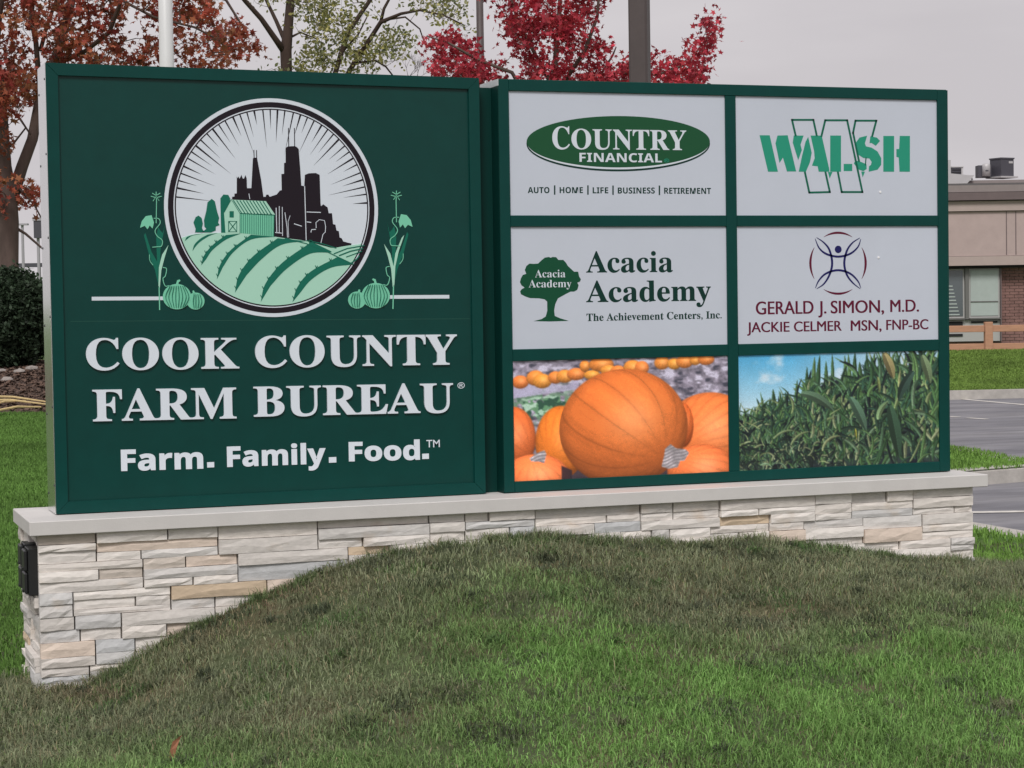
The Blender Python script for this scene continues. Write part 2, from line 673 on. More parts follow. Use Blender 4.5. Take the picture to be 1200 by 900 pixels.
def build_grass():
    # hill and foreground
    N = 680000
    x = rng.uniform(-3.6, 6.6, N)
    y = rng.uniform(CY + 4.0, 0.1, N)
    l, d = ld(x, y)
    z = G(x, y)
    px, py, _ = proj(x, y, z)
    near_wall = SFY - y
    ok = (px > -170) & (px < 1370) & (py < 1010) & (d > 4.5)
    under = (x > SLX - 0.0) & (x < SRX) & (y > SFY - 0.015)
    ok &= ~under
    clump = fbm(x, y, 5.5, 21, 3)
    patch = fbm(x, y, 1.1, 33, 3)
    # the soil shows along the left foot of the hill and in a few worn spots
    bare = np.clip((patch - 0.57) * 6, 0, 1) * np.clip(1.5 - near_wall, 0, 1)
    worn = 1.2 * np.exp(-(((px - 270 + (py - 715) * 1.6) / 85) ** 2 + ((py - 715) / 34) ** 2)) + np.exp(-(((px - 930) / 45) ** 2 + ((py - 715) / 8) ** 2)) \
        + np.exp(-(((px - 110) / 60) ** 2 + ((py - 815) / 14) ** 2)) * 0.6
    keep = rng.uniform(0, 1, N) < np.clip((clump - 0.1) * 2.2, 0.45, 1) * (1 - 0.45 * bare) * (1 - 0.6 * np.clip(worn, 0, 1))
    ok &= keep
    x, y, z, l, d, px, py, near_wall, clump, patch, worn = [a[ok] for a in (x, y, z, l, d, px, py, near_wall, clump, patch, worn)]
    n = len(x)
    tall = np.clip(fbm(x, y, 2.3, 41, 3) * 2.4 - 0.7, 0, 1)
    ln = rng.uniform(0.02, 0.062, n) * (0.5 + 0.7 * clump + 0.55 * tall)
    ln *= np.where(near_wall < 0.12, 1.35, 1.0)
    wd = rng.uniform(0.0024, 0.0048, n)
    # worn grey-olive turf on the upper slope, fresher green lower right
    green = sstep((near_wall - 0.85 + (patch - 0.5) * 1.8 + np.clip(x - 1.6, -2.6, 2.5) * 0.24) / 1.0)[:, None]
    dull = lin(142, 150, 118)[None] * (1 - clump[:, None] * 0.2)
    fresh = lin(126, 166, 92)[None]
    col = dull * (1 - green) + fresh * green
    col = col * (0.52 + 0.55 * fbm(x, y, 3.2, 77, 3) + 0.45 * fbm(x, y, 11, 91, 2))[:, None]
    wk = (np.clip(worn * 1.25, 0, 1) * 0.95 * np.clip(0.55 + fbm(x, y, 6, 55, 3), 0, 1))[:, None]
    col = col * (1 - wk) + lin(118, 98, 82)[None] * wk
    ln *= 1 - 0.45 * wk[:, 0]
    r = rng.uniform(0, 1, n)[:, None]
    straw = (rng.uniform(0, 1, n) < (0.11 - 0.09 * green[:, 0] + 0.35 * np.clip(worn, 0, 1)))[:, None]
    col = np.where(straw, lin(172, 162, 130)[None] * (0.55 + 0.5 * r), col * (0.62 + 0.75 * r))
    yel = (rng.uniform(0, 1, n) < 0.06)[:, None]
    col = np.where(yel & ~straw, lin(128, 148, 92)[None], col)
    blades('lawn_grass', x, y, z - 0.004, ln, wd, col, 1.5)
    # ragged darker tufts scattered over the slope
    K = 800
    tx, ty = rng.uniform(-2.6, 6.2, K), SFY - 0.05 - rng.uniform(0, 1, K) ** 1.4 * 3.6
    kk = rng.integers(0, K, 70000)
    rad = rng.uniform(0.02, 0.13, K)
    an = rng.uniform(0, 6.283, len(kk))
    rr = np.sqrt(rng.uniform(0, 1, len(kk))) * rad[kk]
    x = tx[kk] + rr * np.cos(an) * 1.6
    y = ty[kk] + rr * np.sin(an)
    px, py, zf = proj(x, y, G(x, y))
    ok = (y < SFY - 0.02) & (px > -60) & (px < 1260) & (zf > 5)
    x, y, kk, rr = x[ok], y[ok], kk[ok], rr[ok]
    tone = np.stack([lin(106, 114, 92), lin(98, 128, 78), lin(130, 134, 106), lin(88, 98, 76)])[rng.integers(0, 4, K)]
    col = tone[kk] * rng.uniform(0.5, 1.35, len(x))[:, None]
    blades('turf_tufts', x, y, G(x, y) - 0.004, rng.uniform(0.04, 0.095, len(x)) * (1 - 0.5 * rr / rad[kk]), rng.uniform(0.003, 0.0055, len(x)), col, 1.4)
    # thicker tufts against the wall and on the crest
    N = 9000
    cx = np.concatenate([rng.uniform(SLX, SRX + 0.3, 60), rng.normal(P(625, 625, SFY).x, 0.10, 10), rng.normal(P(700, 634, SFY).x, 0.09, 7)])
    cyy = SFY - np.abs(rng.normal(0.03, 0.06, len(cx)))
    k = rng.integers(0, len(cx), N)
    x = cx[k] + rng.normal(0, 0.035, N)
    y = np.minimum(cyy[k] + rng.normal(0, 0.025, N), SFY - 0.01)
    hgt = rng.uniform(0.5, 1.1, len(cx))
    col = lin(112, 132, 88)[None] * rng.uniform(0.5, 1.2, N)[:, None]
    blades('wall_foot_grass', x, y, G(x, y) - 0.004, rng.uniform(0.04, 0.085, N) * hgt[k], rng.uniform(0.003, 0.005, N), col, 0.9)
    # lawn going back on the left, and right of the sign
    N = 260000
    dd = np.sqrt(rng.uniform(7.0 ** 2, 28.0 ** 2, N))
    pxx = rng.uniform(-220, 150, N)
    lo = (pxx - 600) / FPX * dd
    x = CX + FH[0] * dd + FH[1] * lo
    y = CY + FH[1] * dd - FH[0] * lo
    inb = (x > SLX) & (y > SFY - 0.02) & (y < CB)
    ok = ~inb & ~((x > -3.6) & (y < 0.1) & (dd < 9.6) & (x < 6.6))
    x, y, dd = x[ok], y[ok], dd[ok]
    back = hit(26, 486, G, 8, 60)
    ok = dd < ld(back.x, back.y)[1] + 0.05 * np.sin(x * 5)
    x, y, dd = x[ok], y[ok], dd[ok]
    n = len(x)
    c = fbm(x, y, 1.2, 3, 3)[:, None]
    col = lin(106, 144, 70)[None] * (0.7 + 0.6 * c) * rng.uniform(0.65, 1.3, n)[:, None]
    blades('side_lawn_grass', x, y, G(x, y) - 0.004, rng.uniform(0.04, 0.075, n), 0.003 + 0.0003 * dd, col, 1.0)
    # right: strip before the lot, island, bank
    N = 160000
    dd = np.sqrt(rng.uniform(9.5 ** 2, 43.0 ** 2, N))
    pxx = rng.uniform(1070, 1290, N)
    lo = (pxx - 600) / FPX * dd
    x = CX + FH[0] * dd + FH[1] * lo
    y = CY + FH[1] * dd - FH[0] * lo
    inl = np.array([inside(LOT, a, b) for a, b in zip(x, y)])
    ini = np.array([inside(ISL, a, b) for a, b in zip(x, y)])
    z = np.where(ini, T(x, y) + 0.13, G(x, y)) - 0.004
    ok = (~inl | ini) & ~((x < SRX + 0.05) & (y > SFY)) & ~((y < 0.1) & (x < 6.6))
    x, y, dd, z = x[ok], y[ok], dd[ok], z[ok]
    n = len(x)
    c = fbm(x, y, 1.2, 3, 3)[:, None]
    col = lin(118, 156, 74)[None] * (0.7 + 0.6 * c) * rng.uniform(0.65, 1.3, n)[:, None]
    far = (dd > 30)[:, None]
    col = np.where(far, col * np.array([1.05, 0.9, 0.95]), col)
    blades('back_lawn_grass', x, y, z, rng.uniform(0.04, 0.08, n), 0.003 + 0.0004 * dd, col, 1.0)


build_grass()

# ------------------------------------------------------------------ stone base
m_stone = mat('ledge_stone', objcol=True, rough=0.88, noise=0.13, nscale=26, bump=0.38, bscale=34, stretch=(0.7, 0.7, 1.3), col2=(0.60, 0.50, 0.40, 1), ramp=(0.6, 0.85))
m_core = mat('mortar', (0.26, 0.24, 0.215, 1), 0.95, noise=0.2)
m_cap = mat('coping_concrete', (0.61, 0.595, 0.58, 1), 0.62, noise=0.05, nscale=9, bump=0.08, bscale=220)
base = thing('stone_base', 'long low base of pale split ledgestone under a smooth grey coping, half buried by grass', 'stone base',
             (U(1.9), 0, 0))
MB().box((SLX + 0.035, SFY + 0.035, -0.25), (SRX - 0.035, CB - U(0.03) - 0.035, ZC - CT - 0.001)).obj('core', m_core, base, True)
MB().box((CL, CF, ZC - CT), (CR, CB, ZC)).obj('coping', m_cap, base, True, bevel=0.003)

STONE_COLS = [((0.74, 0.695, 0.65), 10), ((0.70, 0.665, 0.63), 8), ((0.78, 0.74, 0.70), 8), ((0.65, 0.63, 0.61), 4),
              ((0.56, 0.57, 0.58), 1.4), ((0.62, 0.615, 0.61), 1.6), ((0.64, 0.51, 0.37), 0.8), ((0.69, 0.585, 0.50), 1.3), ((0.61, 0.55, 0.49), 1.2)]
_cw = [w_ for _, w_ in STONE_COLS]
srng = random.Random(5)


def stone(a, b, T4, depth):
    """one split stone; a,b local (u,v) corners, T4 maps (u, out, v) to the world"""
    (u0, v0), (u1, v1) = a, b
    g = 0.0009
    u0 += g
    u1 -= g
    v0 += g
    v1 -= g
    nx = 4 if u1 - u0 > 0.12 else 3
    nz = 2
    bev = 0.005
    vs, fs = [], []
    tilt = srng.uniform(-0.003, 0.003)
    for j in range(nz + 1):
        for i in range(nx + 1):
            fu, fv = i / nx, j / nz
            edge = i in (0, nx) or j in (0, nz)
            u = u0 + (u1 - u0) * fu + (srng.uniform(-1, 1) * 0.25 * (u1 - u0) / nx if not i in (0, nx) else 0)
            vz = v0 + (v1 - v0) * fv + (srng.uniform(-1, 1) * 0.3 * (v1 - v0) / nz if not j in (0, nz) else srng.uniform(-0.0012, 0.0012))
            if i == 0:
                u += bev * 0.5
            if i == nx:
                u -= bev * 0.5
            o = depth + tilt * (fu - 0.5) * 2 + srng.uniform(-0.0016, 0.0016) + (-0.003 if edge else 0.001)
            vs.append((u, o, vz))
    n = nx + 1
    for j in range(nz):
        for i in range(nx):
            k = j * n + i
            fs.append((k, k + 1, k + n + 1, k + n))
    ringi = [i for i in range(n)] + [j * n + nx for j in range(1, nz + 1)] + [nz * n + i for i in range(nx - 1, -1, -1)] + [j * n for j in range(nz - 1, 0, -1)]
    k0 = len(vs)
    for i in ringi:
        vs.append((min(max(vs[i][0], u0), u1), -0.035, min(max(vs[i][2], v0), v1)))
    m = len(ringi)
    for q in range(m):
        r = (q + 1) % m
        fs.append((ringi[r], ringi[q], k0 + q, k0 + r))
    me = bpy.data.meshes.new('stone')
    me.from_pydata([tuple(T4 @ Vector(p)) for p in vs], [], fs)
    o = link('stone', me, m_stone, base, True)
    c = srng.choices([c_ for c_, _ in STONE_COLS], _cw)[0]
    kk = srng.uniform(0.9, 1.08)
    o.color = (c[0] * kk, c[1] * kk, c[2] * kk, 1)
    return o


def stone_face(T4, L, low, v1, amp=1.0):
    """courses of panels along u in 0..L"""
    v = v1
    while v > -0.12:
        bh = srng.uniform(0.10, 0.14)
        u = -srng.uniform(0.0, 0.3)
        cells = []
        while u < L:
            wdt = srng.uniform(0.16, 0.55)
            a, b = max(0, u), min(L, u + wdt)
            if L - b < 0.1:
                b = L
            if b - a > 0.05:
                cells.append((a, b))
            elif cells:
                cells[-1] = (cells[-1][0], b)
            u = b if b < L else L
            if b >= L:
                break
        for a, b in cells:
            if v < low(a) - 0.02 and v < low(b) - 0.02:
                continue
            k = srng.choices([2, 3], [1, 3])[0] if bh > 0.115 else srng.choices([2, 3], [3, 1])[0]
            cuts = [0] + sorted([i / k + srng.uniform(-0.16, 0.16) / k * 1.6 for i in range(1, k)]) + [1]
            for i in range(k):
                z1 = v - bh * cuts[i]
                z0 = v - bh * cuts[i + 1]
                dep = srng.uniform(-0.008, 0.014) * amp
                if b - a > 0.3 and srng.random() < 0.45:
                    m_ = a + (b - a) * srng.uniform(0.3, 0.7)
                    stone((a, z0), (m_, z1), T4, dep)
                    stone((m_, z0), (b, z1), T4, srng.uniform(-0.008, 0.014) * amp)
                else:
                    stone((a, z0), (b, z1), T4, dep)
        v -= bh


Tf = Matrix(((1, 0, 0, SLX), (0, -1, 0, SFY), (0, 0, 1, 0), (0, 0, 0, 1)))
stone_face(Tf, SRX - SLX, lambda u: float(np.interp(SLX + u, _mx, _mz)), ZC - CT - 0.002)
Tl = Matrix(((0, -1, 0, SLX), (-1, 0, 0, CB - U(0.03)), (0, 0, 1, 0), (0, 0, 0, 1)))
stone_face(Tl, CB - U(0.03) - SFY - 0.037, lambda u: 0.0, ZC - CT - 0.002, 2.0)
Tr = Matrix(((0, 1, 0, SRX), (1, 0, 0, SFY + 0.037), (0, 0, 1, 0), (0, 0, 0, 1)))
stone_face(Tr, CB - U(0.03) - SFY - 0.037, lambda u: 0.1, ZC - CT - 0.002)
Tb = Matrix(((-1, 0, 0, SRX), (0, 1, 0, CB - U(0.03)), (0, 0, 1, 0), (0, 0, 0, 1)))
stone_face(Tb, SRX - SLX, lambda u: 0.15, ZC - CT - 0.002)

# ------------------------------------------------------------------ sign cabinets
m_green = mat('green_enamel', (0.001, 0.050, 0.043, 1), 0.36, noise=0.09, nscale=9, bump=0.03, bscale=300, spec=0.22)
m_face = mat('green_face', (0.0008, 0.046, 0.039, 1), 0.33, noise=0.10, nscale=7, bump=0.04, bscale=260, spec=0.30)
m_gap = mat('filler_green', (0.001, 0.036, 0.030, 1), 0.5, spec=0.2)
m_alu = mat('side_aluminium', (0.74, 0.75, 0.75, 1), 0.20, metal=1.0, noise=0.03, nscale=6, bump=0.06, bscale=9)
m_screw = mat('screw_steel', (0.03, 0.03, 0.035, 1), 0.5, metal=0.5)
m_white = mat('white_vinyl', (0.68, 0.74, 0.82, 1), 0.5)
m_raised = mat('raised_letter', (0.72, 0.78, 0.86, 1), 0.45)
m_panel = mat('white_acrylic', (0.575, 0.62, 0.71, 1), 0.32, noise=0.03, nscale=2.5, spec=0.4)

LF = -0.006            # front plane of left cabinet frame
cabL = thing('sign_cabinet', 'square dark green sign cabinet with round farm and skyline emblem above COOK COUNTY FARM BUREAU', 'sign', (LW / 2, 0, ZC))
FWD = U(0.046)


def quadbox(x0, x1, z0, zl, zr, y0, y1):
    vs = [(x0, y0, z0), (x1, y0, z0), (x1, y1, z0), (x0, y1, z0), (x0, y0, zl), (x1, y0, zr), (x1, y1, zr), (x0, y1, zl)]
    return MB().add(vs, [(0, 3, 2, 1), (4, 5, 6, 7), (0, 1, 5, 4), (1, 2, 6, 5), (2, 3, 7, 6), (3, 0, 4, 7)])


zb = ZC + 0.004
ZL, ZR = ZC + HL, ZC + HR
quadbox(0.004, LW - 0.004, zb + 0.003, ZL - 0.004, ZR - 0.004, 0.014, DEP - 0.004).obj('cabinet_body', m_gap, cabL, True)
fp = quadbox(FWD - 0.003, LW - FWD + 0.003, zb + FWD - 0.003, ZL - FWD + 0.003, ZR - FWD + 0.003, 0.006, 0.0145).obj('face_panel', m_face, cabL, True)
# face frame, four mitred bars
def zt(x):
    return ZL + (ZR - ZL) * x / LW


def bar(pts, parent, name='frame_bar', y0=LF, y1=0.013, m=m_green):
    o = prism_xz([pts], y0, y1).obj(name, m, parent, True, bevel=0.0005)
    return o


g_ = 0.0006
bar([(0, zb), (FWD - g_, zb + FWD), (FWD - g_, zt(FWD) - FWD), (0, ZL)], cabL)
bar([(LW, zb), (LW, ZR), (LW - FWD + g_, zt(LW - FWD) - FWD), (LW - FWD + g_, zb + FWD)], cabL)
bar([(0.0015, zb), (LW - 0.0015, zb), (LW - FWD, zb + FWD - g_), (FWD, zb + FWD - g_)], cabL)
bar([(0.0015, ZL), (FWD, zt(FWD) - FWD + g_), (LW - FWD, zt(LW - FWD) - FWD + g_), (LW - 0.0015, ZR)], cabL)
# bright metal side
quadbox(-0.003, 0.0035, zb, ZL, ZL, LF + 0.002, DEP).obj('side_panel', m_alu, cabL, True)
quadbox(LW - 0.0035, LW + 0.002, zb, ZR, ZR, 0.013, DEP).obj('side_panel', m_gap, cabL, True)
MB().box((0, DEP - 0.004, zb), (LW, DEP, ZR)).obj('back_panel', m_face, cabL, True)
for yy, offs in ((LF + 0.012, (0.05, 0.38, 0.75, 1.1, 1.5, 1.85)), (DEP * 0.83, (0.10, 0.42, 0.79, 1.14, 1.54, 1.9))):
    for k in offs:
        zz = ZL - 0.02 - k * 0.98
        MB().tube([(-0.003, yy + 0.006, zz), (-0.0055, yy + 0.006, zz)], [0.0055, 0.0045], 8).obj('screw', m_screw, cabL, True)

# filler between the cabinets, set back and lower
fil = thing('filler_strip', 'narrow recessed dark green strip closing the gap between the two sign cabinets', 'sign filler', (U(1.76), 0.08, ZC))
MB().box((LW + 0.0025, U(0.062), ZC + 0.0005), (X2 - 0.004, U(0.085), P(571, 102.8, U(0.062)).z)).obj('cover_plate', m_gap, fil, True)
MB().box((LW + 0.0025, U(0.0862), ZC + 0.001), (X2 - 0.004, DEP - 0.01, P(571, 102.8, U(0.062)).z - 0.01)).obj('inner_frame', m_gap, fil, True)

# right cabinet
cabR = thing('sign_cabinet', 'wide dark green sign cabinet holding four white tenant panels over pumpkin and cornfield photo panels', 'sign',
             ((X2 + X3) / 2, Y2, ZC))
gx = [U(v) for v in (1.8424, 2.813, 2.8617, 3.8421)]
gz = [ZC + U(v) for v in (1.6379, 1.1331, 1.0871, 0.5878, 0.5392, 0.0475)]
RZ = ZC + H2
RF = Y2 - 0.004
MB().box((X2 + 0.004, Y2 + 0.014, zb + 0.003), (X3 - 0.004, Y2 + DEP, RZ - 0.004)).obj('cabinet_body', m_gap, cabR, True)
_fz = P(571, 102.8, U(0.062)).z
MB().box((X2 - 0.003, RF + 0.002, _fz + 0.001), (X2 + 0.0035, Y2 + DEP, RZ)).obj('side_panel', mat('white_side_paint', (0.6, 0.64, 0.66, 1), 0.5), cabR, True)
MB().box((X2 - 0.003, RF + 0.002, zb), (X2 + 0.0035, Y2 + DEP, _fz)).obj('side_panel', m_gap, cabR, True)
MB().box((X3 - 0.0035, RF + 0.006, zb), (X3 + 0.010, Y2 + DEP, RZ - 0.002)).obj('side_panel', m_green, cabR, True)


def rbar(x0, z0, x1, z1, dy=0.0):
    MB().box((x0, RF + dy, z0), (x1, Y2 + 0.014, z1)).obj('frame_bar', m_green, cabR, True, bevel=0.002)


rbar(X2, zb, gx[0], RZ)
rbar(gx[3], zb, X3, RZ)
rbar(gx[0] + g_, gz[0], gx[3] - g_, RZ)
rbar(gx[0] + g_, zb, gx[3] - g_, gz[5])
rbar(gx[1], gz[5] + g_, gx[2], gz[0] - g_, 0.001)
for a, b in ((1, 2), (3, 4)):
    rbar(gx[0] + g_, gz[b], gx[1] - g_, gz[a])
    rbar(gx[2] + g_, gz[b], gx[3] - g_, gz[a])
PFY = Y2 + 0.006
PAN = {}
for r in range(3):
    for c in range(2):
        x0, x1 = gx[2 * c] - 0.004, gx[2 * c + 1] + 0.004
        z1, z0 = gz[2 * r] + 0.004, gz[2 * r + 1] - 0.004
        nm = 'tenant_panel' if r < 2 else 'photo_panel'
        o = MB().box((x0, PFY, z0), (x1, Y2 + 0.0135, z1)).obj(nm, m_panel, cabR, True)
        PAN[r, c] = o
tag(PAN[0, 0], 'white panel with green oval COUNTRY FINANCIAL logo')
tag(PAN[0, 1], 'white panel with green stencil WALSH logo')
tag(PAN[1, 0], 'white panel with green tree and Acacia Academy lettering')
tag(PAN[1, 1], 'white panel with blue figure and doctor names in maroon')
tag(PAN[2, 0], 'photo panel of big orange pumpkins')
tag(PAN[2, 1], 'photo panel of a tall green cornfield under blue sky')

# ------------------------------------------------------------------ print work
FPY = 0.006                    # face plane of left panel


class Reg:
    """a zoomed window of the photograph used for tracing"""

    def __init__(s, x, y, k, plane, parent):
        s.x, s.y, s.k, s.pl, s.par = x, y, k, plane, parent

    def px(s, u, v):
        return (s.x + u / s.k, s.y + v / s.k)

    def w(s, u, v):
        q = P(*s.px(u, v), s.pl)
        return (q.x, q.z)


LT = 0.0005


def decal(name, loops, reg, m, layer=1, thick=None):
    L = [[reg.w(*p) for p in l] for l in loops]
    t = thick or LT * layer
    return prism_xz(L, reg.pl - t, reg.pl + 0.0006).obj(name, m, reg.par, True)


def decal_w(name, loops, reg, m, layer=1, thick=None):
    t = thick or LT * layer
    return prism_xz(loops, reg.pl - t, reg.pl + 0.0006).obj(name, m, reg.par, True)


def strip_loop(pts, wd):
    """outline of a stroke; wd scalar or per-point widths"""
    pts = [Vector(p) for p in pts]
    if not hasattr(wd, '__len__'):
        wd = [wd] * len(pts)
    a, b = [], []
    for i, p in enumerate(pts):
        t = pts[min(i + 1, len(pts) - 1)] - pts[max(i - 1, 0)]
        t = t.normalized()
        n = Vector((-t.y, t.x)) * wd[i] / 2
        a.append(p + n)
        b.append(p - n)
    return [tuple(q) for q in a] + [tuple(q) for q in b[::-1]]


def strokes(name, lines, reg, m, layer=1, wd=6):
    """many strokes joined to one printed part; every segment its own quad strip"""
    mb = MB()
    for ln in lines:
        ww = wd
        if isinstance(ln, tuple) and isinstance(ln[1], (int, float, list)) and isinstance(ln[0], list):
            ln, ww = ln
        lp = strip_loop(ln, ww)
        n = len(lp) // 2
        q = [reg.w(*p) for p in lp]
        y = reg.pl - LT * layer
        vs = [(a, y, b) for a, b in q]
        fs = []
        for i in range(n - 1):
            fs.append((i, i + 1, len(q) - 2 - i, len(q) - 1 - i))
        mb.add(vs, fs)
        # give it thickness down to the panel
        vs2 = [(a, reg.pl + 0.0006, b) for a, b in q]
        k = len(q)
        mb.add(vs + vs2, [(i, (i + 1) % k, (i + 1) % k + k, i + k) for i in range(k)])
    return mb.obj(name, m, reg.par, True)


def spline(pts, n=8):
    """Catmull-Rom through pts"""
    p = [Vector(q) for q in pts]
    p = [2 * p[0] - p[1]] + p + [2 * p[-1] - p[-2]]
    out = []
    for i in range(1, len(p) - 2):
        for k in range(n):
            t = k / n
            a, b, c, d = p[i - 1], p[i], p[i + 1], p[i + 2]
            out.append(tuple(0.5 * ((2 * b) + (c - a) * t + (2 * a - 5 * b + 4 * c - d) * t * t + (3 * b - a - 3 * c + d) * t ** 3)))
    out.append(tuple(p[-2]))
    return out


def mathbold(s, up, lo):
    return ''.join(chr(up + ord(c) - 65) if 'A' <= c <= 'Z' else chr(lo + ord(c) - 97) if 'a' <= c <= 'z' else c for c in s)


STY = {'serif': (0x1D400, 0x1D41A), 'bold': (0x1D5D4, 0x1D5EE), 'sans': None}


def text_mesh(s, style, off=0.0):
    cu = bpy.data.curves.new('tmp', 'FONT')
    cu.body = mathbold(s, *STY[style]) if STY[style] else s
    cu.size = 1
    cu.offset = off
    cu.resolution_u = 5
    o = bpy.data.objects.new('tmp', cu)
    COL.objects.link(o)
    bpy.context.view_layer.update()
    dg = bpy.context.evaluated_depsgraph_get()
    me = bpy.data.meshes.new_from_object(o.evaluated_get(dg))
    bpy.data.objects.remove(o)
    bpy.data.curves.remove(cu)
    v = np.empty(len(me.vertices) * 3)
    me.vertices.foreach_get('co', v)
    fs = [tuple(p.vertices) for p in me.polygons]
    bpy.data.meshes.remove(me)
    return v.reshape(-1, 3)[:, :2], fs


_cap = {}


def lettering(words, reg, m, style='serif', off=0.0, layer=1, name='lettering', thick=None, fat=0.0, split=False):
    """words: (text, u0, u1, v_base_left, v_base_right, v_top_left) in the window's coordinates"""
    key = (style, off)
    if key not in _cap:
        _cap[key] = text_mesh('H', style, off)[0][:, 1].max()
    t = thick or LT * layer
    for s, u0, u1, vb0, vb1, vt in words:
        mb = MB()
        if s == '#dot':
            a, b = reg.w(u0, vb0), reg.w(u1, vt)
            MB().box((a[0], reg.pl - t, a[1]), (b[0], reg.pl + 0.0006, b[1])).obj('full_stop', m, reg.par, True)
            continue
        v, fs = text_mesh(s, style, off)
        x0, x1 = v[:, 0].min(), v[:, 0].max()
        A, B, Tp = reg.w(u0, vb0), reg.w(u1, vb1), reg.w(u0, vt)
        k = (B[0] - A[0]) / (x1 - x0)
        kz = (Tp[1] - A[1]) / _cap[key]
        for q, e in enumerate(((0,) if not fat else (-fat, 0, fat))):
            X = A[0] + (v[:, 0] + e - x0) * k
            Z = A[1] + (B[1] - A[1]) * (v[:, 0] - x0) / (x1 - x0) + v[:, 1] * kz
            n = len(v)
            yf, yb = reg.pl - t - q * 0.00012, reg.pl + 0.0006
            vs = [(X[i], yf, Z[i]) for i in range(n)] + [(X[i], yb, Z[i]) for i in range(n)]
            cnt = {}
            for f_ in fs:
                for i in range(len(f_)):
                    cnt[(f_[i], f_[(i + 1) % len(f_)])] = 1
            ff = list(fs)
            for (a, b) in cnt:
                if (b, a) not in cnt:
                    ff.append((b, a, a + n, b + n))
            mb.add(vs, ff)
        if not split:
            mb.obj(name, m, reg.par, True)
            continue
        # raised letters are mounted one by one
        par = list(range(len(mb.v)))

        def root(i):
            while par[i] != i:
                par[i] = par[par[i]]
                i = par[i]
            return i
        for f_ in mb.f:
            for i in f_[1:]:
                par[root(i)] = root(f_[0])
        groups = {}
        for f_ in mb.f:
            groups.setdefault(root(f_[0]), []).append(f_)
        for g in sorted(groups.values(), key=lambda g: min(mb.v[i][0] for f_ in g for i in f_)):
            ids = sorted({i for f_ in g for i in f_})
            re_ = {a: b for b, a in enumerate(ids)}
            raw('letter', [mb.v[i] for i in ids], [tuple(re_[i] for i in f_) for f_ in g], m, reg.par, True)


def ellipse(cx, cy, rx, ry, n=64, a0=0, a1=2 * math.pi):
    return [(cx + rx * math.cos(a0 + (a1 - a0) * i / n), cy + ry * math.sin(a0 + (a1 - a0) * i / n)) for i in range(n)]


c_lg = mat('vinyl_pale_green', rgb(160, 205, 186, 1.15), 0.5)
c_mg = mat('vinyl_mid_green', (0.006, 0.15, 0.10, 1), 0.5, spec=0.25)
c_pg = mat('vinyl_mint', rgb(112, 190, 160, 1.2), 0.5)
c_bk = mat('vinyl_black', (0.010, 0.005, 0.011, 1), 0.5, spec=0.3)
c_dg = mat('vinyl_dark_green', (0.002, 0.034, 0.026, 1), 0.5, spec=0.25)
c_og = mat('vinyl_oval_green', (0.012, 0.085, 0.035, 1), 0.5, spec=0.25)
c_wg = mat('vinyl_bright_green', (0.01, 0.30, 0.19, 1), 0.5)
c_ma = mat('vinyl_maroon', (0.12, 0.006, 0.03, 1), 0.5, spec=0.25)
c_na = mat('vinyl_navy', (0.012, 0.012, 0.11, 1), 0.5, spec=0.25)
c_ln = mat('vinyl_stripe_green', (0.01, 0.085, 0.062, 1), 0.5)

# ---- left panel: emblem
A = Reg(0, 0, 1, FPY, fp)
ec = A.w(319.8, 243.6)
ER = (A.w(445.0, 243)[0] - A.w(194.4, 243)[0]) / 2


def circ(f_, n=96):
    return [(ec[0] + ER * f_ * math.cos(2 * math.pi * i / n), ec[1] + ER * f_ * math.sin(2 * math.pi * i / n)) for i in range(n)]


# white rule left and right of the emblem
decal('rule', [[(107.5, 347.8), (200, 347.4), (200, 351.6), (107.5, 352.2)]], A, m_white, 1)
decal('rule', [[(440, 346.0), (526.5, 345.6), (526.5, 349.8), (440, 350.2)]], A, m_white, 1)
decal_w('emblem_ring', [circ(1.0)], A, m_white, 4, 0.002)
decal_w('emblem_ring', [circ(0.965)], A, c_bk, 5, 0.0026)
decal_w('emblem_ring', [circ(0.915)], A, m_white, 6, 0.0032)
decal_w('emblem_ring', [circ(0.905)], A, c_bk, 7, 0.0037)
EB = Reg(150, 100, 3.2152, FPY, fp)
decal_w('emblem_sky', [circ(0.893)], A, m_white, 8, 0.0042)
# sun rays
lines = []
Rr = 0.893
arng = random.Random(3)
k = 0
ang = 3.0
pat = [0.15, 0.22, 0.38, 0.2, 0.3, 0.17, 0.34]
mbr = MB()
while ang < 178:
    a = math.radians(ang)
    ln_ = pat[k % 7] * arng.uniform(0.85, 1.15)
    hw = 0.0065 if k % 3 else 0.009
    c0 = Vector((ec[0], ec[1] + ER * 0.0))
    d_ = Vector((math.cos(a), math.sin(a)))
    n_ = Vector((-d_.y, d_.x))
    q = [c0 + d_ * ER * Rr + n_ * ER * hw, c0 + d_ * ER * Rr - n_ * ER * hw, c0 + d_ * ER * (Rr - ln_)]
    mbr.add([(p.x, FPY - 0.0047, p.y) for p in q], [(0, 1, 2)])
    ang += 4.4 if k % 4 else 5.2
    k += 1
mbr.obj('emblem_rays', c_bk, fp, True)
E4 = Reg(225, 150, 5.4545, FPY, fp)
